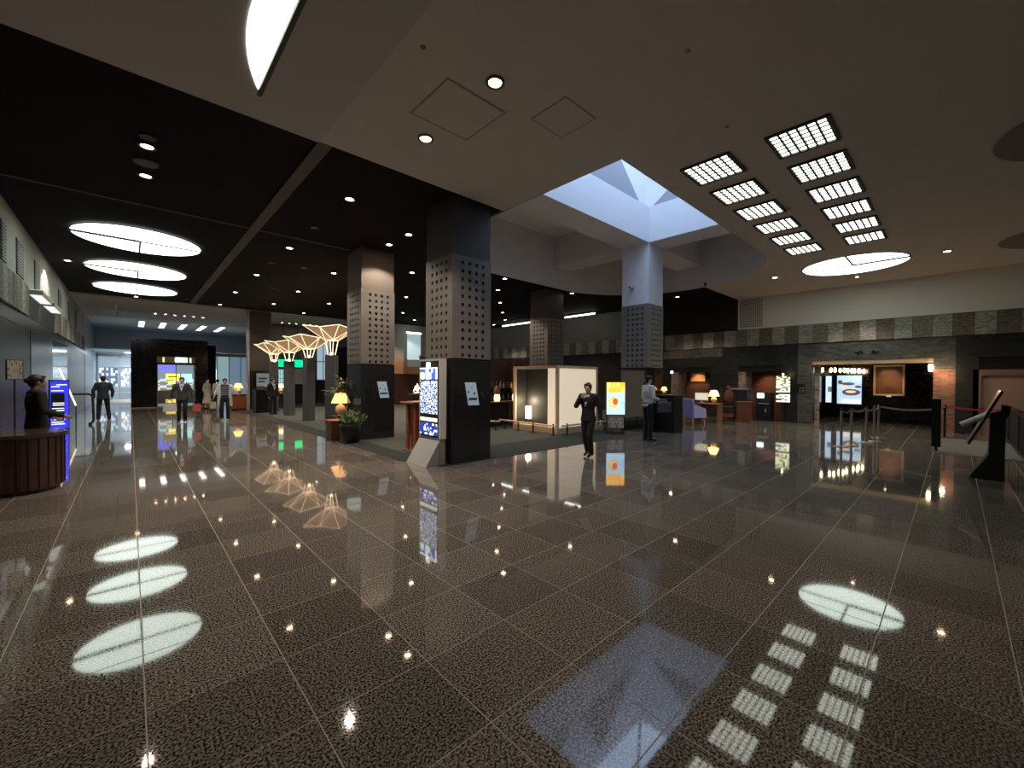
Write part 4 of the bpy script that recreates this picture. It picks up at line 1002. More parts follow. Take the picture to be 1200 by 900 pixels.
sp2.build('light_bead',M_BULB,r,kind='stuff'); MB().lathe([(.12,1.22),(.15,1.25),(.02,1.30),(.015,1.55)],n=12).build('holder',M_STEEL,r)

# ================================================================ BOOTH AND BAR
r=empty('timber_booth',(9.40,8.12,0),0,'pale timber frame booth with a glowing paper wall','booth')
t=.085; LX,LY,HB=2.05,1.95,2.10
for (x,y) in ((0,0),(LX-t,0),(0,LY-t),(LX-t,LY-t)): MB().box(x,x+t,y,y+t,0,HB-t).build('corner_post',M_WOODL,r)
MB().box(0,LX,0,t,HB-t,HB).box(0,LX,LY-t,LY,HB-t,HB).box(0,t,t,LY-t,HB-t,HB).box(LX-t,LX,t,LY-t,HB-t,HB).build('top_frame',M_WOODL,r)
MB().box(t,LX-t,.0,t,.0,.07).box(0,t,t,LY-t,.0,.07).box(t,LX-t,LY-t,LY,0,.07).box(LX-t,LX,t,LY-t,0,.07).build('bottom_frame',M_WOODL,r)
MB().box(.02,LX-.02,.02,LY-.02,.07,.20).build('deck',mat('timber_deck',(.60,.42,.26),.6),r)
MB().box(t,LX-t,.03,.05,.20,HB-t).build('paper_wall',M_PAPER,r)
MB().box(.03,.05,t,.42,.20,HB-t).build('inner_jamb',M_PAPER,r)
MB().box(.55,.60,.1,LY-t,.20,HB-t).build('dark_screen',mat('dark_booth_screen',(.03,.028,.026),.6),r)
MB().box(.0+t,.55,LY-.06,LY-.03,.2,HB-t).build('rear_wall',MATS['dark_booth_screen'],r)
r=empty('paper_lantern',(9.78,9.72,.20),0,'bright standing paper lantern inside the open end of the timber booth','lamp')
MB().lathe([(.095,.16),(.10,.2),(.10,.55),(.095,.58)],n=20).build('shade',M_CREAMGLOW,r,smooth=True); MB().lathe([(.11,0),(.11,.03),(.02,.04),(.02,.16)],n=16).build('base',M_BLACKM,r)
l=bpy.data.lights.new('lantern_light','POINT'); l.energy=14; l.color=(1,.82,.55); l.shadow_soft_size=.1; lo=bpy.data.objects.new('lantern_light',l); link(lo,r); lo.location=(0,0,.75)
# low barrier of bamboo rails on black posts
def lowfence(pts,lab):
    r=empty('low_barrier',(pts[0][0],pts[0][1],0),0,lab,'barrier','low bamboo barriers round the booth'); o0=V((pts[0][0],pts[0][1],0))
    for p in pts:
        c=V((p[0],p[1],0))-o0; MB().cone(c,c+V((0,0,.36)),.025,.025,8).build('post',M_BLACKM,r); MB().lathe([(.10,0),(.10,.02)],c=c,n=12).build('foot',M_BLACKM,r)
    a,b=V((*pts[0],.30))-o0,V((*pts[-1],.30))-o0
    MB().cone(a-(b-a).normalized()*.25,b+(b-a).normalized()*.15,.028,.028,8).build('bamboo_rail',M_WOODL,r)
lowfence([(9.22,10.3),(9.20,9.6),(9.16,8.9),(9.14,8.05)],'low bamboo rail on black feet along the open left end of the booth')
lowfence([(9.55,7.86),(10.5,7.86),(11.5,7.88)],'low bamboo rail on black feet in front of the paper wall')
lowfence([(8.35,10.6),(8.75,10.2)],'short low bamboo rail left of the booth near the bar')
# bar counter with bottles and lanterns
r=empty('bar_counter',(8.6,10.95,0),0,'long dark bar counter behind the booth','counter')
MB().box(0,3.3,-.02,.62,.82,.87).build('worktop',M_WOODD,r); MB().box(.05,3.25,.08,.58,.0,.82).build('body',M_BLACKM,r)
for q in range(3): MB().chbox(.1+1.3*q,.24+1.3*q,.0,.08,0,.82,.01).build('leg',M_WOODD,r)
r=empty('back_shelf',(9.6,12.6,0),0,'dark back bar shelf unit behind the counter','shelf')
MB().box(0,4.6,.0,.35,0,.85).build('cabinet',M_BLACKM,r); MB().box(0,4.6,0,.3,1.28,1.31).build('shelf',M_WOODD,r); MB().box(0,4.6,.3,.36,.85,2.5).build('back_panel',mat('dark_red_panel',(.05,.02,.015),.5),r)
for q in (0,2.3,4.57): MB().box(q,q+.03,0,.3,.85,2.5).build('upright',M_WOODD,r)
def bottle(x,y,z,m,h,lab,grp=None):
    r=empty('bottle',(x,y,z),0,lab,'bottle',grp)
    MB().lathe([(.035,0),(.04,.01),(.04,h*.55),(.015,h*.75),(.014,h)],n=12).build('glass',m,r,smooth=True); MB().lathe([(.016,h),(.016,h+.03)],n=8).build('cap',M_BLACKM,r)
    return r
am=mat('amber_glass',(.75,.33,.06),.15,emit=.15,ecol=(1,.45,.08)); pk=mat('pink_glass',(.55,.25,.25),.2); cl=mat('clear_glass',(.35,.36,.38),.08); gr=mat('green_glass',(.06,.12,.06),.1)
bottle(8.75,11.1,.87,am,.30,'amber bottle at the left end of the bar counter')
bottle(9.05,11.15,.87,pk,.30,'tall pink bottle on the bar counter right of the amber one'); bottle(9.22,11.15,.87,pk,.20,'short pink bottle on the bar counter left of the booth post')
NT2=['first','second','third','fourth','fifth','sixth','seventh','eighth','ninth','tenth','eleventh','twelfth','thirteenth','fourteenth']
for i in range(14):
    bottle(9.75+.20*i+rr.uniform(-.03,.03),12.72,1.31,(cl,gr,am,cl)[i%4],rr.uniform(.24,.32),f'bottle on the dark back bar shelf, {NT2[i]} from the left','bottles on the back bar shelf')
for i in range(9):
    bottle(9.8+.30*i,12.72,.85,(cl,gr,cl)[i%3],.26,f'bottle on the lower back bar ledge, {NT2[i]} from the left','bottles on the lower back bar ledge')
def lantern(x,y,z,lab):
    r=empty('bar_lantern',(x,y,z),0,lab,'lamp','lanterns on the bar')
    MB().lathe([(.10,0),(.12,.12),(.09,.26)],n=16).build('glowing_base',mat('lantern_glow',(1,.85,.6),.6,emit=.9,ecol=(1,.78,.5)),r,smooth=True)
    MB().lathe([(.11,.26),(.13,.36),(.10,.50),(.05,.56)],n=16).build('red_body',mat('red_brown_lacquer',(.28,.08,.05),.4),r,smooth=True)
    MB().ell((0,0,.62),(.06,.06,.07),10,8).build('black_top',M_BLACK,r,smooth=True)
lantern(9.75,11.3,.87,'red and glowing lantern on the bar just left of the booth post'); lantern(10.65,11.3,.87,'red and glowing lantern on the bar seen through the booth frame')
# lit poster stand
r=empty('poster_stand',(10.98,7.12,0),math.radians(-43),'lit poster stand with an orange heading beside the timber booth','sign')
MB().box(-.29,.29,0,.12,.58,1.60).build('light_box',M_BLACKM,r)
MB().box(-.28,.28,-.006,0,1.27,1.59).build('heading_panel',screen_mat('orange_print',(1,.42,.04),(1,.58,.15),1.35,9,2,.6),r)
MB().box(-.28,.28,-.006,0,.60,1.27).build('picture_panel',mat('poster_blue',(.5,.72,.95),.5,emit=.95,ecol=(.55,.78,1)),r)
fb=MB(); 
for q in range(11):
    a=2*PI*q/11; rr_=.12+.035*(q%2); fb.ell((-.07+rr_*.9*math.cos(a),-.010,.97+rr_*math.sin(a)),(.045,.004,.045),8,5)
fb.build('printed_burst',mat('yellow_print',(1,.7,.1),.5,emit=.9,ecol=(1,.62,.06)),r)
MB().ell((-.02,-.014,1.0),(.085,.004,.11),12,6).build('printed_disc',mat('red_print_lit',(1,.1,.05),.5,emit=.8,ecol=(1,.14,.03)),r)
rb=MB(); pv=None
for q in range(13):
    a=-1.2+q*.32; p=V((.19+.06*math.cos(a),-.010,.90+.11*math.sin(a)*(1 if q<9 else .6)));
    if pv: rb.cone(pv,p,.012,.012,6)
    pv=p
rb.build('printed_ribbon',mat('blue_print_lit',(.3,.5,.9),.5,emit=.7,ecol=(.30,.5,.95)),r)
MB().box(-.25,.25,.0,.10,.18,.54).build('leaflet_rack',M_GREYM,r)
for q in range(2): MB().box(-.235+.24*q,-.005+.24*q,-.02,-.002,.20,.52).build('leaflet',screen_mat('leaflet_print'+str(q),(.75,.68,.62),(.42,.27,.20),0,7,7,.55),r)
MB().box(-.28,.28,-.06,.18,0,.04).box(-.28,-.25,.02,.08,.04,.6).box(.25,.28,.02,.08,.04,.6).build('stand',M_BLACKM,r)

# ================================================================ RIGHT SIDE
r=empty('service_counter',(12.44,6.59,0),0,'black service counter in front of the white headed pillar','counter')
MB().chbox(.0,.62,-.62,.0,0,1.15,.01).build('body',M_BLACK,r); MB().chbox(-.04,.66,-.66,.02,1.15,1.20,.01).build('worktop',M_BLACKM,r); MB().box(-.004,.0,-.55,-.05,.1,1.05).build('front_panel',M_BLACK,r)
table_lamp(12.75,6.45,1.20,'small glowing lamp on the black service counter',.42,mat('amber_lampshade',(1,.5,.15),.8,emit=3.2,ecol=(1,.45,.12)))
r=empty('wall_globe_lamp',(12.2,6.0,1.08),0,'thin stand with a bright warm globe behind the man in white','lamp'); MB().cone((0,0,0),(0,0,.68),.008,.008,6).build('stem',M_STEEL,r); MB().ell((0,0,.72),(.04,.04,.04),10,8).build('globe',M_BULB,r); MB().lathe([(.06,0),(.06,.015)],n=12).build('base',M_STEEL,r)
r.location=(12.55,6.1,1.20)
# blue armchair
r=empty('armchair',(15.95,6.90,0),math.radians(-110),'blue upholstered armchair on splayed wooden legs in front of the desk','chair')
BL=mat('blue_upholstery',(.30,.33,.66),.85,noise=.15,nscale=30)
MB().chbox(-.30,.30,-.27,.30,.28,.44,.03).build('seat',BL,r,smooth=True)
MB()._a([(-.33,-.30,.25),(.33,-.30,.25),(.33,-.20,.25),(-.33,-.20,.25),(-.35,-.40,.96),(.35,-.40,.96),(.33,-.30,.97),(-.33,-.30,.97)],[(0,3,2,1),(4,5,6,7),(0,1,5,4),(1,2,6,5),(2,3,7,6),(3,0,4,7)]).build('backrest',BL,r)
for s in (-1,1):
    MB()._a([(s*.30,-.32,.25),(s*.38,-.32,.25),(s*.38,.30,.25),(s*.30,.30,.25),(s*.30,-.36,.80),(s*.38,-.36,.80),(s*.38,.28,.58),(s*.30,.28,.58)],[(0,3,2,1),(4,5,6,7),(0,1,5,4),(1,2,6,5),(2,3,7,6),(3,0,4,7)]).build('armrest',mat('lilac_blue_upholstery',(.42,.42,.72),.85),r)
    for yy,dy in ((-.26,-.05),(.24,.05)): MB().cone((s*.27,yy,.28),(s*.31,yy+dy,0),.024,.015,8).build('leg',M_WOODL,r)
# desk, monitor, lamp
r=empty('reception_desk',(17.0,6.75,0),0,'small wooden desk lit by a lamp behind the blue armchair','desk')
MB().chbox(-.30,.30,-.50,.45,.72,.76,.01).build('desk_top',mat('desk_wood',(.25,.125,.065),.35),r)
for yy in (-.5,.36): MB().box(-.24,.26,yy+.03,yy+.08,0,.72).build('leg',MATS['desk_wood'],r)
MB().box(.22,.26,-.38,.36,.25,.72).build('modesty_panel',MATS['desk_wood'],r)
r=empty('monitor',(16.85,6.95,.76),math.radians(-95),'white monitor on the small wooden desk','monitor')
MB().box(-.27,.27,0,.03,.10,.42).build('case',M_WMET,r); MB().box(-.25,.25,-.004,0,.13,.40).build('screen',mat('monitor_glow',(.8,.75,.6),.5,emit=.5,ecol=(1,.9,.7)),r); MB().box(-.03,.03,.0,.03,.02,.12).box(-.1,.1,-.06,.08,0,.02).build('stand',M_WMET,r)
table_lamp(17.08,6.55,.76,'orange glowing lamp on the small wooden desk',.85,mat('desk_lampshade',(1,.7,.3),.8,emit=4.5,ecol=(1,.62,.2)))
r=empty('high_chair',(18.25,6.42,0),math.radians(100),'orange-lit dark backed chair behind the desk lamp','chair')
MB().ell((0,-.02,1.0),(.20,.08,.30),16,10).build('backrest',mat('orange_leather',(.13,.045,.03),.45),r,smooth=True); MB().ell((0,.0,1.38),(.075,.05,.075),12,8).build('headrest',MATS['orange_leather'],r,smooth=True)
MB().chbox(-.27,.27,.0,.5,.40,.62,.03).build('seat',M_BLACKM,r); MB().chbox(-.24,.24,.03,.45,.18,.32,.02).build('frame',M_WOODR,r)
for s in (-1,1):
    for yy in (.05,.4): MB().cone((s*.2,yy,.2),(s*.22,yy,0),.02,.015,8).build('leg',M_BLACKM,r)
    MB().box(s*.25-.02,s*.25+.02,-.02,.03,.4,1.1).build('side_rail',M_BLACKM,r)
r=empty('black_pole',(17.47,6.42,0),0,'thin black pole in front of the desk lamp','pole'); MB().cone((0,0,.02),(0,0,1.40),.018,.018,8).build('shaft',M_BLACKM,r); MB().lathe([(.12,0),(.12,.02)],n=16).build('base',M_BLACKM,r)
r=empty('black_cabinet',(19.30,6.2,0),0,'grey topped black cabinet behind the orange-lit chair','cabinet'); r.location=(19.1,6.25,0)
MB().chbox(-.25,.25,-.35,.35,0,1.28,.02).build('body',M_BLACKM,r); MB().chbox(-.27,.27,-.37,.37,1.28,1.34,.01).build('top',mat('blue_grey_top',(.16,.20,.22),.4),r)
r=empty('wooden_box',(18.15,5.78,0),0,'red-brown wooden box stand between the two small portals','box')
MB().chbox(-.22,.22,-.22,.22,.0,.80,.01).build('body',mat('mid_red_wood',(.13,.052,.03),.4,noise=.2,nscale=12),r); MB().chbox(-.24,.24,-.24,.24,.80,.83,.008).build('top',M_WOODR,r)
# picture in the first niche
r=empty('framed_picture',(XR+1.28,8.38,1.62),0,'small gold framed picture on the brick wall of the first niche','picture')
MB().box(-.02,0,0,.72,0,.50).build('canvas',mat('ochre_canvas',(.55,.33,.16),.7),r)
MB().box(-.04,-.01,-.04,0,-.04,.54).box(-.04,-.01,.72,.76,-.04,.54).box(-.04,-.01,0,.72,-.04,0).box(-.04,-.01,0,.72,.50,.54).build('frame',M_BLACKM,r)
def niche_spot(x,y,z,e,tgt,lab,col=(1,.62,.36),size=70):
    r=empty('niche_spotlight',(x,y,z),0,lab,'spotlight'); MB().cone((0,0,0),(0,0,.05),.04,.05,10).build('can',M_BLACKM,r)
    MB().lathe([(.03,-.003),(.02,-.006)],n=10).build('lamp',M_LAMP,r)
    l=bpy.data.lights.new('niche_beam','SPOT'); l.energy=e; l.color=col; l.spot_size=math.radians(size); l.spot_blend=.8; l.shadow_soft_size=.04
    o=bpy.data.objects.new('niche_beam',l); link(o,r); o.location=(0,0,-.03); o.rotation_euler=(V(tgt)-V((x,y,z))).to_track_quat('-Z','Y').to_euler()
niche_spot(XR+.7,8.7,2.24,45,(XR+1.3,8.7,1.4),'hidden warm spotlight in the roof of the first niche')
niche_spot(XR+.7,5.6,2.24,40,(XR+1.3,5.7,1.2),'hidden warm spotlight in the roof of the second niche')
# black kiosk with lit screen
r=empty('ticket_kiosk',(XR+.25,5.48,0),0,'black self-service kiosk with a small bright screen in the second niche','machine')
MB().chbox(-.22,.25,-.27,.27,0,1.18,.015).build('body',mat('blue_black_case',(.02,.025,.03),.35),r)
MB().box(-.235,-.22,-.02,.24,.94,1.14).build('screen',mat('cool_screen',(.7,.85,.9),.5,emit=2.0,ecol=(.7,.9,1)),r); MB().box(-.235,-.22,-.1,-.06,.35,.5).box(-.228,-.22,-.2,.2,.7,.72).build('slot',M_WMET,r)
r=empty('door_handle_plate',(XR+.02,6.02,1.05),0,'small amber lit tag left of the kiosk','sign'); MB().box(0,.02,-.05,.05,-.17,.17).build('plate',mat('amber_tag',(1,.5,.1),.5,emit=.8,ecol=(1,.45,.1)),r); MB().cone((.01,0,-1.05),(.01,0,-.17),.012,.012,6).build('stem',M_BLACKM,r); MB().lathe([(.08,-1.05),(.08,-1.04)],n=12).build('foot',M_BLACKM,r)
# menu easel
r=empty('menu_easel',(XR-.45,4.66,0),math.radians(-80),'lit menu board on a wooden easel between the small and the wide portal','menu board')
mm=screen_mat('menu_print',(.80,.84,.52),(.10,.10,.06),1.1,7,12,.62); mm2=screen_mat('menu_print_low',(.80,.86,.60),(.06,.08,.12),1.1,5,6,.62)
MB().cbox((0,0,1.53),(.52,.05,.70),M=Matrix.Rotation(math.radians(-4),4,'X')).build('board',M_BLACKM,r); MB().cbox((0,-.028,1.53),(.46,.01,.64),M=Matrix.Rotation(math.radians(-4),4,'X')).build('menu_sheet',mm,r)
MB().cbox((0,.01,.98),(.52,.05,.36)).build('board',M_BLACKM,r); MB().cbox((0,-.020,.98),(.46,.01,.31)).build('menu_sheet',mm2,r)
MB().cone((0,-.04,1.93),(0,-.10,1.93),.03,.03).cone((0,0,1.88),(0,-.04,1.95),.012,.012).build('picture_lamp',M_BULB,r)
for s in (-1,1): MB().cone((s*.17,.03,1.9),(s*.24,-.02,0),.02,.02,6).build('leg',M_WOODD,r)
MB().cone((0,.05,1.85),(0,.30,0),.02,.02,6).build('leg',M_WOODD,r)
r=empty('wall_plaque',(XR-.02,4.12,1.32),0,'dark square plaque with small figures on the stone wall by the wide portal','sign'); MB().box(0,.02,-.1,.22,-.1,.22).build('plate',M_BLACK,r)
for a in (0,.1): 
    for b_ in (0,.1): MB().box(-.004,0,-.06+a,-.01+a,-.06+b_,-.01+b_).build('pictogram',M_GREYM,r)
# vestibule contents
r=empty('poster_screen',(23.85,3.25,0),0,'large bright food poster screen in the vestibule','screen')
pm_=mat('screen_sky',(.55,.75,.9),.5,emit=.72,ecol=(.50,.74,1))
MB().box(-.04,0,-.42,.44,.64,1.92).build('screen',pm_,r)
MB().box(-.045,-.04,-.40,.28,.66,.85).build('caption_band',mat('caption_white',(.9,.88,.8),.5,emit=.8),r)
f=MB()
for (cy,cz,ry,rz_) in ((-.06,1.17,.33,.15),(.05,1.55,.24,.07),(.33,1.62,.09,.10),(-.30,1.42,.12,.06)): f.ell((-.042,cy,cz),(.008,ry,rz_),16,6)
f.build('printed_dish',mat('dish_dark',(.10,.09,.10),.5,emit=.25,ecol=(.25,.22,.3)),r); f=MB(); f.ell((-.048,-.05,1.19),(.008,.19,.06),12,6).ell((-.048,.18,1.42),(.008,.10,.06),12,6); f.build('printed_food',mat('food_orange',(1,.55,.3),.5,emit=.9,ecol=(1,.55,.28)),r)
MB().box(-.02,.0,-.46,.48,.3,1.96).build('frame',M_BLACK,r)
r=empty('poster_screen',(23.85,4.0,0),0,'narrow bright poster screen left of the large one in the vestibule','screen'); MB().box(-.04,0,-.1,.11,.68,1.9).build('screen',screen_mat('poster_left',(.45,.62,.8),(.12,.10,.14),1.1,3,5,.7),r); MB().box(-.02,.0,-.14,.15,.3,1.95).build('frame',M_BLACK,r)
r=empty('lit_strip',(XR+.4,3.71,0),0,'upright pale light strip at the left jamb of the wide portal','light'); MB().box(-.01,.0,-.035,.035,.48,2.02).build('tube',mat('pale_pink_glow',(.9,.8,.7),.5,emit=.55,ecol=(1,.85,.7)),r); MB().box(0,.03,-.05,.05,.4,2.1).build('housing',M_BLACKM,r)
r=empty('gilt_painting',(22.4,1.82,1.14),0,'large framed brown picture glowing in the vestibule','picture')
MB().box(0,.03,-.42,.42,0,1.14).build('canvas',mat('brown_canvas',(.15,.075,.038),.5,noise=.35,nscale=3),r)
f=MB(); fr_=mat('gilt_frame',(.80,.58,.40),.5)
f.box(-.03,.03,-.47,-.40,-.05,1.19).box(-.03,.03,.40,.47,-.05,1.19).box(-.03,.03,-.40,.40,-.05,.02).box(-.03,.03,-.40,.40,1.12,1.19).build('frame',fr_,r)
MB().box(-.05,-.03,-.07,.07,-.09,-.05).build('caption_plate',mat('plate_glow',(1,.8,.5),.5,emit=.5),r)
struct('wall_picture',MB().box(22.44,22.6,.0,2.4,0,2.62),M_BLK_STONE)
niche_spot(21.6,1.82,2.55,60,(22.4,1.82,1.7),'hidden warm spotlight above the large brown picture',size=50)
for i in range(6):
    x_,y_=((20.4,3.70),(20.9,3.38),(21.5,3.17),(22.05,3.0),(22.8,2.88),(23.4,2.78))[i]
    r=empty('pendant_lamp',(x_,y_,2.62),0,f'warm pendant lamp in the vestibule, {NTH[i]} of six from the portal','lamp','pendant lamps in the vestibule')
    MB().cone((0,0,0),(0,0,-.40),.006,.006,6).build('cord',M_BLACKM,r)
    for s in (-1,1): MB().lathe([(.02,-.60),(.04,-.56),(.04,-.46),(.02,-.42)],c=(s*.03,-s*.065,0),n=10).build('shade',M_BULB,r,smooth=True)
    MB().cone((-.03,.07,-.41),(.03,-.07,-.41),.01,.01,6).build('arm',M_STEEL,r)
r=empty('wall_sconce',(XR+.02,.56,2.12),0,'bright wall sconce at the top of the brick pier','lamp'); MB().lathe([(.04,-.12),(.06,-.05),(.06,.08),(.04,.12)],c=(-.09,0,0),n=12).build('shade',M_BULB,r,smooth=True); MB().box(-.1,.0,-.02,.02,-.02,.02).build('bracket',M_STEEL,r)
l=bpy.data.lights.new('sconce_light','POINT'); l.energy=12; l.color=(1,.65,.35); l.shadow_soft_size=.06; lo=bpy.data.objects.new('sconce_light',l); link(lo,r); lo.location=(-.35,-.3,-.25)
# steel stanchions with belts
def stanchion(x,y,lab,m=M_STEEL,h=.92):
    r=empty('stanchion',(x,y,0),0,lab,'stanchion'); MB().lathe([(.16,0),(.16,.012),(.05,.03),(.03,.035)],n=24).build('base',m,r,smooth=True)
    MB().cone((0,0,.03),(0,0,h),.028,.028,14).build('post',m,r,smooth=True); MB().lathe([(.035,h),(.035,h+.05),(.02,h+.06)],n=14).build('belt_head',M_BLACKM,r)
sts=[(13.2,1.95),(13.55,1.80),(14.6,1.62),(15.0,1.50),(16.1,1.52),(17.7,.20),(15.8,.33)]
labs=['steel stanchion, nearest and leftmost of the queue line','steel stanchion, second from the left of the queue line','steel stanchion, third from the left of the queue line','steel stanchion with a bright base, fourth from the left','steel stanchion at the corner where the belt turns right','dark stanchion in front of the brick pier','black stanchion left of the brick pier']
for (x,y),lb in zip(sts,labs): stanchion(x,y,lb,M_BLACK if 'dark' in lb or 'black' in lb else M_STEEL)
def belt(a,b,lab,m,z=.90):
    a=V((*a,z)); b=V((*b,z)); n=(b-a).normalized().cross(V((0,0,1)))*.004; mb=MB(); N=8
    for i in range(N):
        p,q=a.lerp(b,i/N),a.lerp(b,(i+1)/N); s0=-.06*math.sin(PI*i/N); s1=-.06*math.sin(PI*(i+1)/N)
        P0=p+V((0,0,s0)); Q0=q+V((0,0,s1)); mb._a([P0-n,Q0-n,Q0-n+V((0,0,.05)),P0-n+V((0,0,.05)),P0+n,Q0+n,Q0+n+V((0,0,.05)),P0+n+V((0,0,.05))],[(0,1,2,3),(7,6,5,4),(3,2,6,7),(0,4,5,1)])
    tag(mb.build('queue_belt',m),lab,'belt')
GB=mat('grey_belt',(.22,.22,.22),.7); RB=mat('crimson_belt',(.35,.02,.05),.7)
belt((13.23,1.95),(13.52,1.8),'short grey belt between the two nearest stanchions',GB); belt((13.6,1.8),(14.56,1.62),'grey belt between the second and third stanchions',GB); belt((14.64,1.62),(14.96,1.50),'short grey belt between the third and fourth stanchions',GB); belt((15.04,1.50),(16.06,1.52),'grey belt running to the corner stanchion',GB); belt((16.1,1.48),(15.82,.37),'long grey belt across the wide portal',GB)
belt((15.84,.33),(17.66,.20),'short dark belt by the brick pier',GB); belt((17.72,.18),(17.6,-1.2),'crimson belt running right from the brick pier',RB)
# narrow black board edge-on
r=empty('slim_black_board',(14.2,.32,0),0,'slim black board stand seen edge-on before the brick pier','sign'); MB().box(-.03,.03,-.10,.06,.10,1.25).build('board',M_BLACK,r); MB().cone((0,-.02,0),(0,-.02,.1),.03,.03).build('foot',M_BLACK,r)
flat('floor_mat',MB().box(13.7,17.5,-1.5,.30,.0005,.012),mat('grey_floor_mat',(.11,.105,.095),.9,noise=.15,nscale=40),'grey floor mat before the tan shutter on the right','mat')
# sloping black lectern, seen from its side
r=empty('lectern',(10.85,-.42,0),0,'black lectern with a steeply tilted board at the right edge','lectern')
def slab(pts,x0,x1): 
    n=len(pts); return MB()._a([(x0,y,z) for y,z in pts]+[(x1,y,z) for y,z in pts],[tuple(range(n)),tuple(range(2*n-1,n-1,-1))]+[(i,n+i,n+(i+1)%n,(i+1)%n) for i in range(n)])
slab([(.20,0),(.24,.02),(.02,.42),(.0,1.12),(-.16,1.18),(-.16,0)],-.16,.20).build('pedestal',M_BLACKM,r)
slab([(.27,.60),(.24,.58),(-.13,1.50),(-.10,1.52)],-.26,.30).build('tilted_board',M_BLACK,r)
slab([(.275,.60),(.265,.59),(.05,1.12),(.06,1.13)],-.268,-.262).build('edge_strip',M_GREYM,r)
slab([(-.10,1.05),(-.18,1.05),(-.22,1.25),(-.12,1.28)],-.1,.14).build('book_rest',M_BLACK,r)
MB().cone((-.05,.34,.90),(-.02,.03,1.10),.05,.05,16).build('white_cylinder',M_WMET,r,smooth=True)
# balustrade running back on the right
r=empty('balustrade',(9.9,-1.02,0),0,'dark balustrade of closely set upright bars at the right picture edge','railing')
MB().box(0,10.0,-.04,.04,.92,.98).build('handrail',M_BLACK,r); MB().box(0,10.0,-.03,.03,.04,.10).build('bottom_rail',M_BLACK,r)
bm0=MB().chbox(-.022,.022,-.018,.018,.10,.92,.004).mesh('baluster',M_BLACKM)
for q in range(104):
    o=bpy.data.objects.new('baluster',bm0); link(o,r); o.location=(.12+q*.095,0,0)
for q in range(5): MB().box(.0+q*2.45,.07+q*2.45,-.035,.035,0,1.0).build('newel_post',M_BLACK,r)
r=empty('mushroom_lamp',(16.2,-1.5,0),0,'small warm lamp on a pole beyond the balustrade at the picture edge','lamp'); MB().cone((0,0,0),(0,0,.95),.02,.02,8).build('pole',M_BLACKM,r); MB().ell((0,0,1.02),(.10,.10,.07),12,8).build('globe',M_BULB,r,smooth=True); MB().lathe([(.12,0),(.12,.02)],n=12).build('base',M_BLACKM,r)

# ================================================================ LEFT SIDE
r=empty('curved_counter',(XL+.02,8.4,0),0,'dark wooden counter with a rounded end at the left picture edge','counter')
def cpts(o=0):
    pts=[(0,.0-o)]; 
    pts=[(0,.35-o),(.55,.42-o)]
    for q in range(9):
        a=-PI/2+PI*.50*q/8; pts.append((.62+(.47+o)*math.cos(a)+.0,.95+(.53+o)*math.sin(a)))
    pts+= [(.92+o,1.42+o),(0,1.45+o)]
    return pts
MB().prism(cpts(0),.06,.80).build('body',M_WOODD,r); MB().prism(cpts(.04),.80,.85).build('worktop',mat('polished_dark_top',(.07,.045,.035),.12),r); MB().prism(cpts(-.05),0,.06).build('plinth',M_BLACK,r)
for q in range(7):
    a=-PI/2+PI*.50*(q+.5)/7; c=(.62+.472*math.cos(a),.95+.532*math.sin(a)); MB().cone((c[0],c[1],.08),(c[0],c[1],.79),.008,.008,6).build('front_moulding',M_BLACK,r)
# sign sheet on a pole
r=empty('notice_stand',(-1.42,10.7,0),face_to(.55,-.85)+PI,'cream notice sheet on a thin pole stand at the far left','sign')
MB().cone((0,0,.02),(0,0,1.62),.012,.012,8).build('pole',M_BLACKM,r); MB().lathe([(.14,0),(.14,.02)],n=16).build('base',M_BLACKM,r)
MB().box(-.10,.10,-.012,.012,1.62,1.95).build('frame',M_BLACKM,r); MB().box(-.09,.09,-.018,-.012,1.63,1.94).build('sheet',screen_mat('notice_print',(.36,.33,.28),(.10,.09,.08),0,16,12,.80),r)
# blue display
r=empty('blue_display',(-1.58,18.6,0),face_to(.25,-1)+PI,'tall blue lit display behind the receptionist','screen')
MB().box(-.22,.20,0,.12,0,1.58).build('case',M_BLACK,r); MB().box(-.20,.18,-.008,0,.10,1.54).build('screen',mat('deep_blue_glow',(.02,.02,.9),.5,emit=1.1,ecol=(.03,.03,1)),r)
MB().box(-.19,.10,-.012,-.008,.5,1.18).build('dark_window',M_BLACKM,r)
wl=MB()
for z_,a,b in ((1.42,-.1,.2),(1.36,-.24,.0),(1.24,-.24,.1),(.86,-.2,.12),(.80,-.2,.12),(.70,-.22,.12),(.63,-.22,.12),(.36,-.24,.14),(.28,-.24,.1),(.22,-.24,.14)): wl.box(a*.75,b*.75,-.014,-.009,z_,z_+.025)
wl.build('lettering',mat('pale_blue_text',(.6,.7,1),.5,emit=1.6,ecol=(.55,.65,1)),r,kind='stuff')
# black tubular rail
r=empty('tube_rail',(-1.75,20.6,0),0,'black rounded tube rail left of the man walking away','railing')
pts=[(0,0,1.08),(.70,0,1.08),(.78,0,1.0),(.80,0,.15),(.75,0,.06)]; MB().tube(pts,.035,10).build('rail',M_BLACKM,r,smooth=True); MB().cone((.72,0,0),(.72,0,.08),.05,.05).cone((.05,0,0),(.05,0,1.08),.03,.03).build('post',M_BLACKM,r)
r=empty('leaning_edge_glint',(-1.45,19.9,0),0,'slanting glowing bar added for the bright edge behind the blue display','light'); MB().cone((-.25,0,1.95),(.12,0,.72),.022,.022,8).build('tube',mat('edge_glint_glow',(1,.85,.7),.5,emit=1.1,ecol=(1,.8,.62)),r); MB().cone((.12,0,.72),(.12,0,0),.015,.015).build('support',M_BLACKM,r)  # glowing bar made up for the bright edge of a glossy board
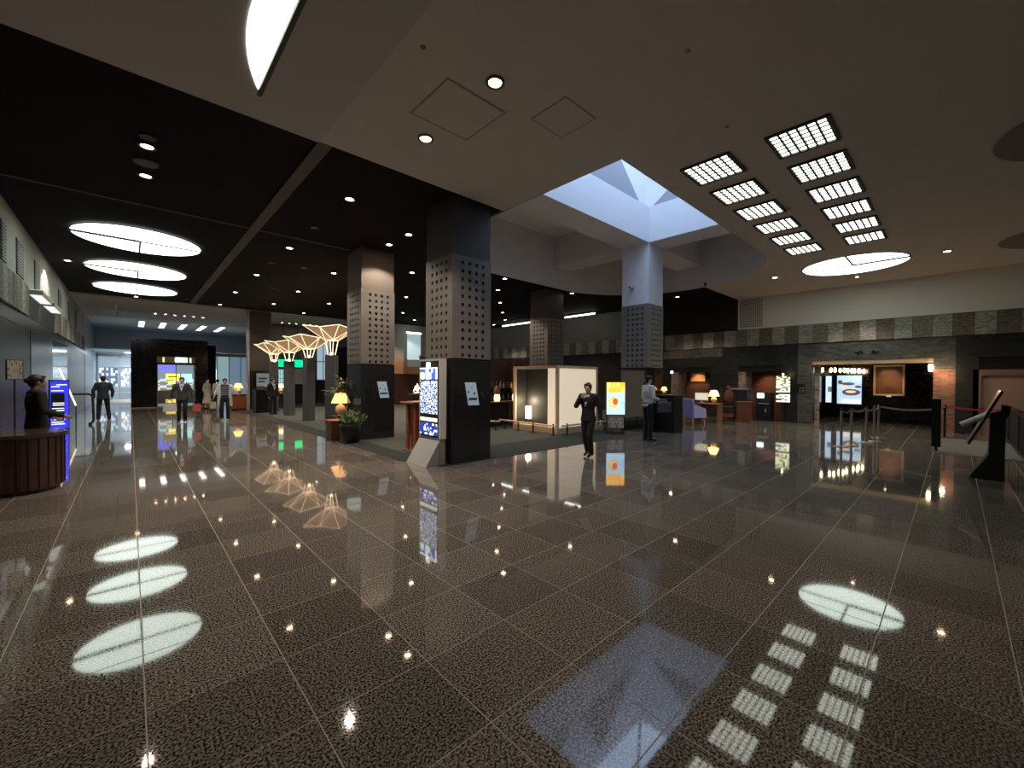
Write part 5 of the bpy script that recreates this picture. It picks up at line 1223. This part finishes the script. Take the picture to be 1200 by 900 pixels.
# luggage rack look: shop front at the far left end
def shop(x0,x1,y,lab,cols,z1=3.4):
    r=empty('shop_window',(x0,y,0),0,lab,'shop window')
    MB().box(0,x1-x0,.5,.55,0,z1).build('back_wall',mat('shop_back_glow',(.16,.20,.23),.6,emit=.35,ecol=(.5,.65,.8)),r)  # shop lighting put into the back wall as its own glow
    n=max(2,int((x1-x0)/1.1))
    for q in range(n):
        a=(x1-x0)*q/n; b=(x1-x0)*(q+1)/n
        MB().box(a+.1,b-.1,.35,.48,1.0,2.4).build('display_panel',cols[q%len(cols)],r)
        MB().box(a,a+.06,0,.1,0,z1).build('mullion',M_GREYM,r)
        for z_ in (.5,.95,2.5): MB().box(a+.08,b-.08,.15,.45,z_,z_+.04).build('shelf',M_WMET,r)
    MB().box(0,x1-x0,0,.1,z1-.15,z1).build('header',M_GREYM,r)
    return r
c1=screen_mat('shop_goods_one',(.16,.20,.24),(.55,.66,.70),.9,9,9,.55,(.85,.6,.35)); c2=screen_mat('shop_goods_two',(.10,.13,.20),(.60,.72,.80),.5,8,7,.62,(.9,.9,.8)); c3=mat('white_window',(.7,.85,.9),.5,emit=.9,ecol=(.75,.9,1))
shop(-1.8,6.5,43.0,'cool lit shop front at the far end beyond the walking man',[c2,c1,c3,c1])
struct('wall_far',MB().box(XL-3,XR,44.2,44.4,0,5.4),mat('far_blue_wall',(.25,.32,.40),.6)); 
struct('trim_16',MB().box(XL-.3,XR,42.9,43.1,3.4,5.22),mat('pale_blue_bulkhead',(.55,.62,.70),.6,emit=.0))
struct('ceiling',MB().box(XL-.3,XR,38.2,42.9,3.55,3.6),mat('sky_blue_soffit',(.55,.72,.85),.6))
r=empty('glass_doors',(3.95,31.2,0),0,'bluish glass doors between the black portal and the plain dark pillar','door')
for q in range(3):
    MB().box(.02+.62*q,.60+.62*q,.0,.03,.05,3.0).build('pane',(c3,mat('blue_pane',(.2,.3,.42),.2,emit=.22,ecol=(.4,.6,.85)),MATS['blue_pane'])[(0 if q==0 else 1)] if q!=0 else mat('cyan_pane',(.3,.45,.5),.2,emit=.30,ecol=(.5,.8,.85)),r)
    MB().box(-.02+.62*q,.02+.62*q,-.02,.05,0,3.1).build('mullion',M_GREYM,r)
MB().box(-.05,1.95,-.02,.05,3.0,3.2).build('header',M_GREYM,r)
# black portal block with lit doorway
bx0,bx1,by=.02,3.80,30.0
struct('wall_portal',MB().box(bx0,1.08,by,by+1.2,0,3.83).box(2.77,3.35,by,by+1.2,0,3.83).box(1.08,2.77,by,by+1.2,2.86,3.83).prism([(3.35,by),(3.80,by+.45),(3.80,by+1.2),(3.35,by+1.2)],0,3.60),M_BLK_STONE)
struct('trim_17',MB().box(bx0,1.08,by-.015,by,0,.06).box(2.77,3.35,by-.015,by,0,.06),mat('brass_skirting',(.40,.27,.14),.4,.3))
r=empty('portal_doorway',(1.08,by+.25,0),0,'lit glazed doorway inside the black marble portal','door')
MB().box(0,.05,0,.06,0,2.4).box(1.64,1.69,0,.06,0,2.4).box(.82,.86,0,.06,0,2.4).build('frame',M_STEEL,r); MB().box(0,1.69,0,.08,2.4,2.52).build('header',M_BLACK,r)
MB().box(0,1.69,.02,.06,2.52,2.86).build('transom',mat('brass_transom',(.30,.20,.11),.35,.4,emit=.03),r)
for a in (.25,1.05,1.45): MB().box(a,a+.08,.0,.02,2.54,2.82).build('transom_lamp',mat('cream_transom_glow',(1,.8,.55),.5,emit=.8,ecol=(1,.8,.5)),r)
r=empty('exit_sign',(1.9,by+.15,2.56),0,'small green-white glowing exit light over the lit doorway','sign'); MB().box(-.02,.50,-.03,.06,0,.25).build('face',mat('mint_glow',(.6,1,.8),.5,emit=3.0,ecol=(.55,1,.8)),r); MB().box(-.05,.53,.06,.1,-.02,.28).build('housing',M_WMET,r)
r=empty('shop_interior',(1.08,by+2.4,0),0,'bright shop interior seen through the lit doorway','shop window')
MB().box(-.6,2.6,.5,.55,0,2.9).build('back_wall',mat('shop_back_cool_glow',(.2,.26,.3),.6,emit=.28,ecol=(.55,.7,.85)),r)  # wall glows by itself in place of lamps inside the shop
MB().box(-.4,2.4,.2,.4,.9,1.6).build('goods_shelf',c1,r); MB().box(-.4,2.4,.15,.45,.1,.9).build('counter',M_GREYM,r); MB().box(.0,.9,.1,.2,2.1,2.6).build('blue_sign',mat('violet_sign',(.15,.15,.7),.5,emit=.9,ecol=(.2,.2,1)),r)
r=empty('yellow_sign',(1.50,by+.9,0),0,'yellow lit sign seen in the lit doorway','sign'); MB().box(0,.62,0,.04,1.55,1.90).box(.12,.42,0,.04,1.32,1.48).build('face',mat('yellow_glow',(1,.8,.1),.5,emit=1.5,ecol=(1,.75,.10)),r); MB().box(.28,.32,.02,.05,0,1.55).build('post',M_BLACKM,r); MB().box(0,.62,0,.04,.22,.42).build('lower_face',mat('yellow_glow_dim',(1,.8,.2),.5,emit=.8,ecol=(1,.75,.15)),r); MB().box(.1,.5,-.005,0,1.70,1.76).build('lettering',M_BLACKM,r)
r=empty('cyan_sign',(2.20,by+.9,0),0,'round cyan lit sign right of the yellow sign in the doorway','sign'); MB().box(0,.48,0,.04,1.45,1.90).build('face',mat('cyan_glow',(.4,.9,.9),.5,emit=1.0,ecol=(.45,.9,.95)),r); MB().box(.22,.26,.02,.05,0,1.45).build('post',M_BLACKM,r);

# added fill light before the far shop front, to brighten the far hall
fl_=bpy.data.lights.new('far_hall_fill','AREA'); fl_.energy=330; fl_.color=(.88,.95,1); fl_.shape='RECTANGLE'; fl_.size=5; fl_.size_y=.5
for i,(x,y) in enumerate(((2.2,41.6),)):
    r=empty('added_hall_fill',(x,y,3.5 if i==0 else 5.15),0,('added cool fill light under the blue soffit before the far shop front','added cool fill light under the blue-grey ceiling behind the black portal')[i],'ceiling light')
    MB().box(-2.5,2.5,-.12,.12,-.03,0).build('diffuser',mat('fill_diffuser',(.8,.9,1),.5,emit=4,ecol=(.75,.88,1)),r)
    o=bpy.data.objects.new('far_hall_fill',fl_); link(o,r); o.location=(0,0,-.06)
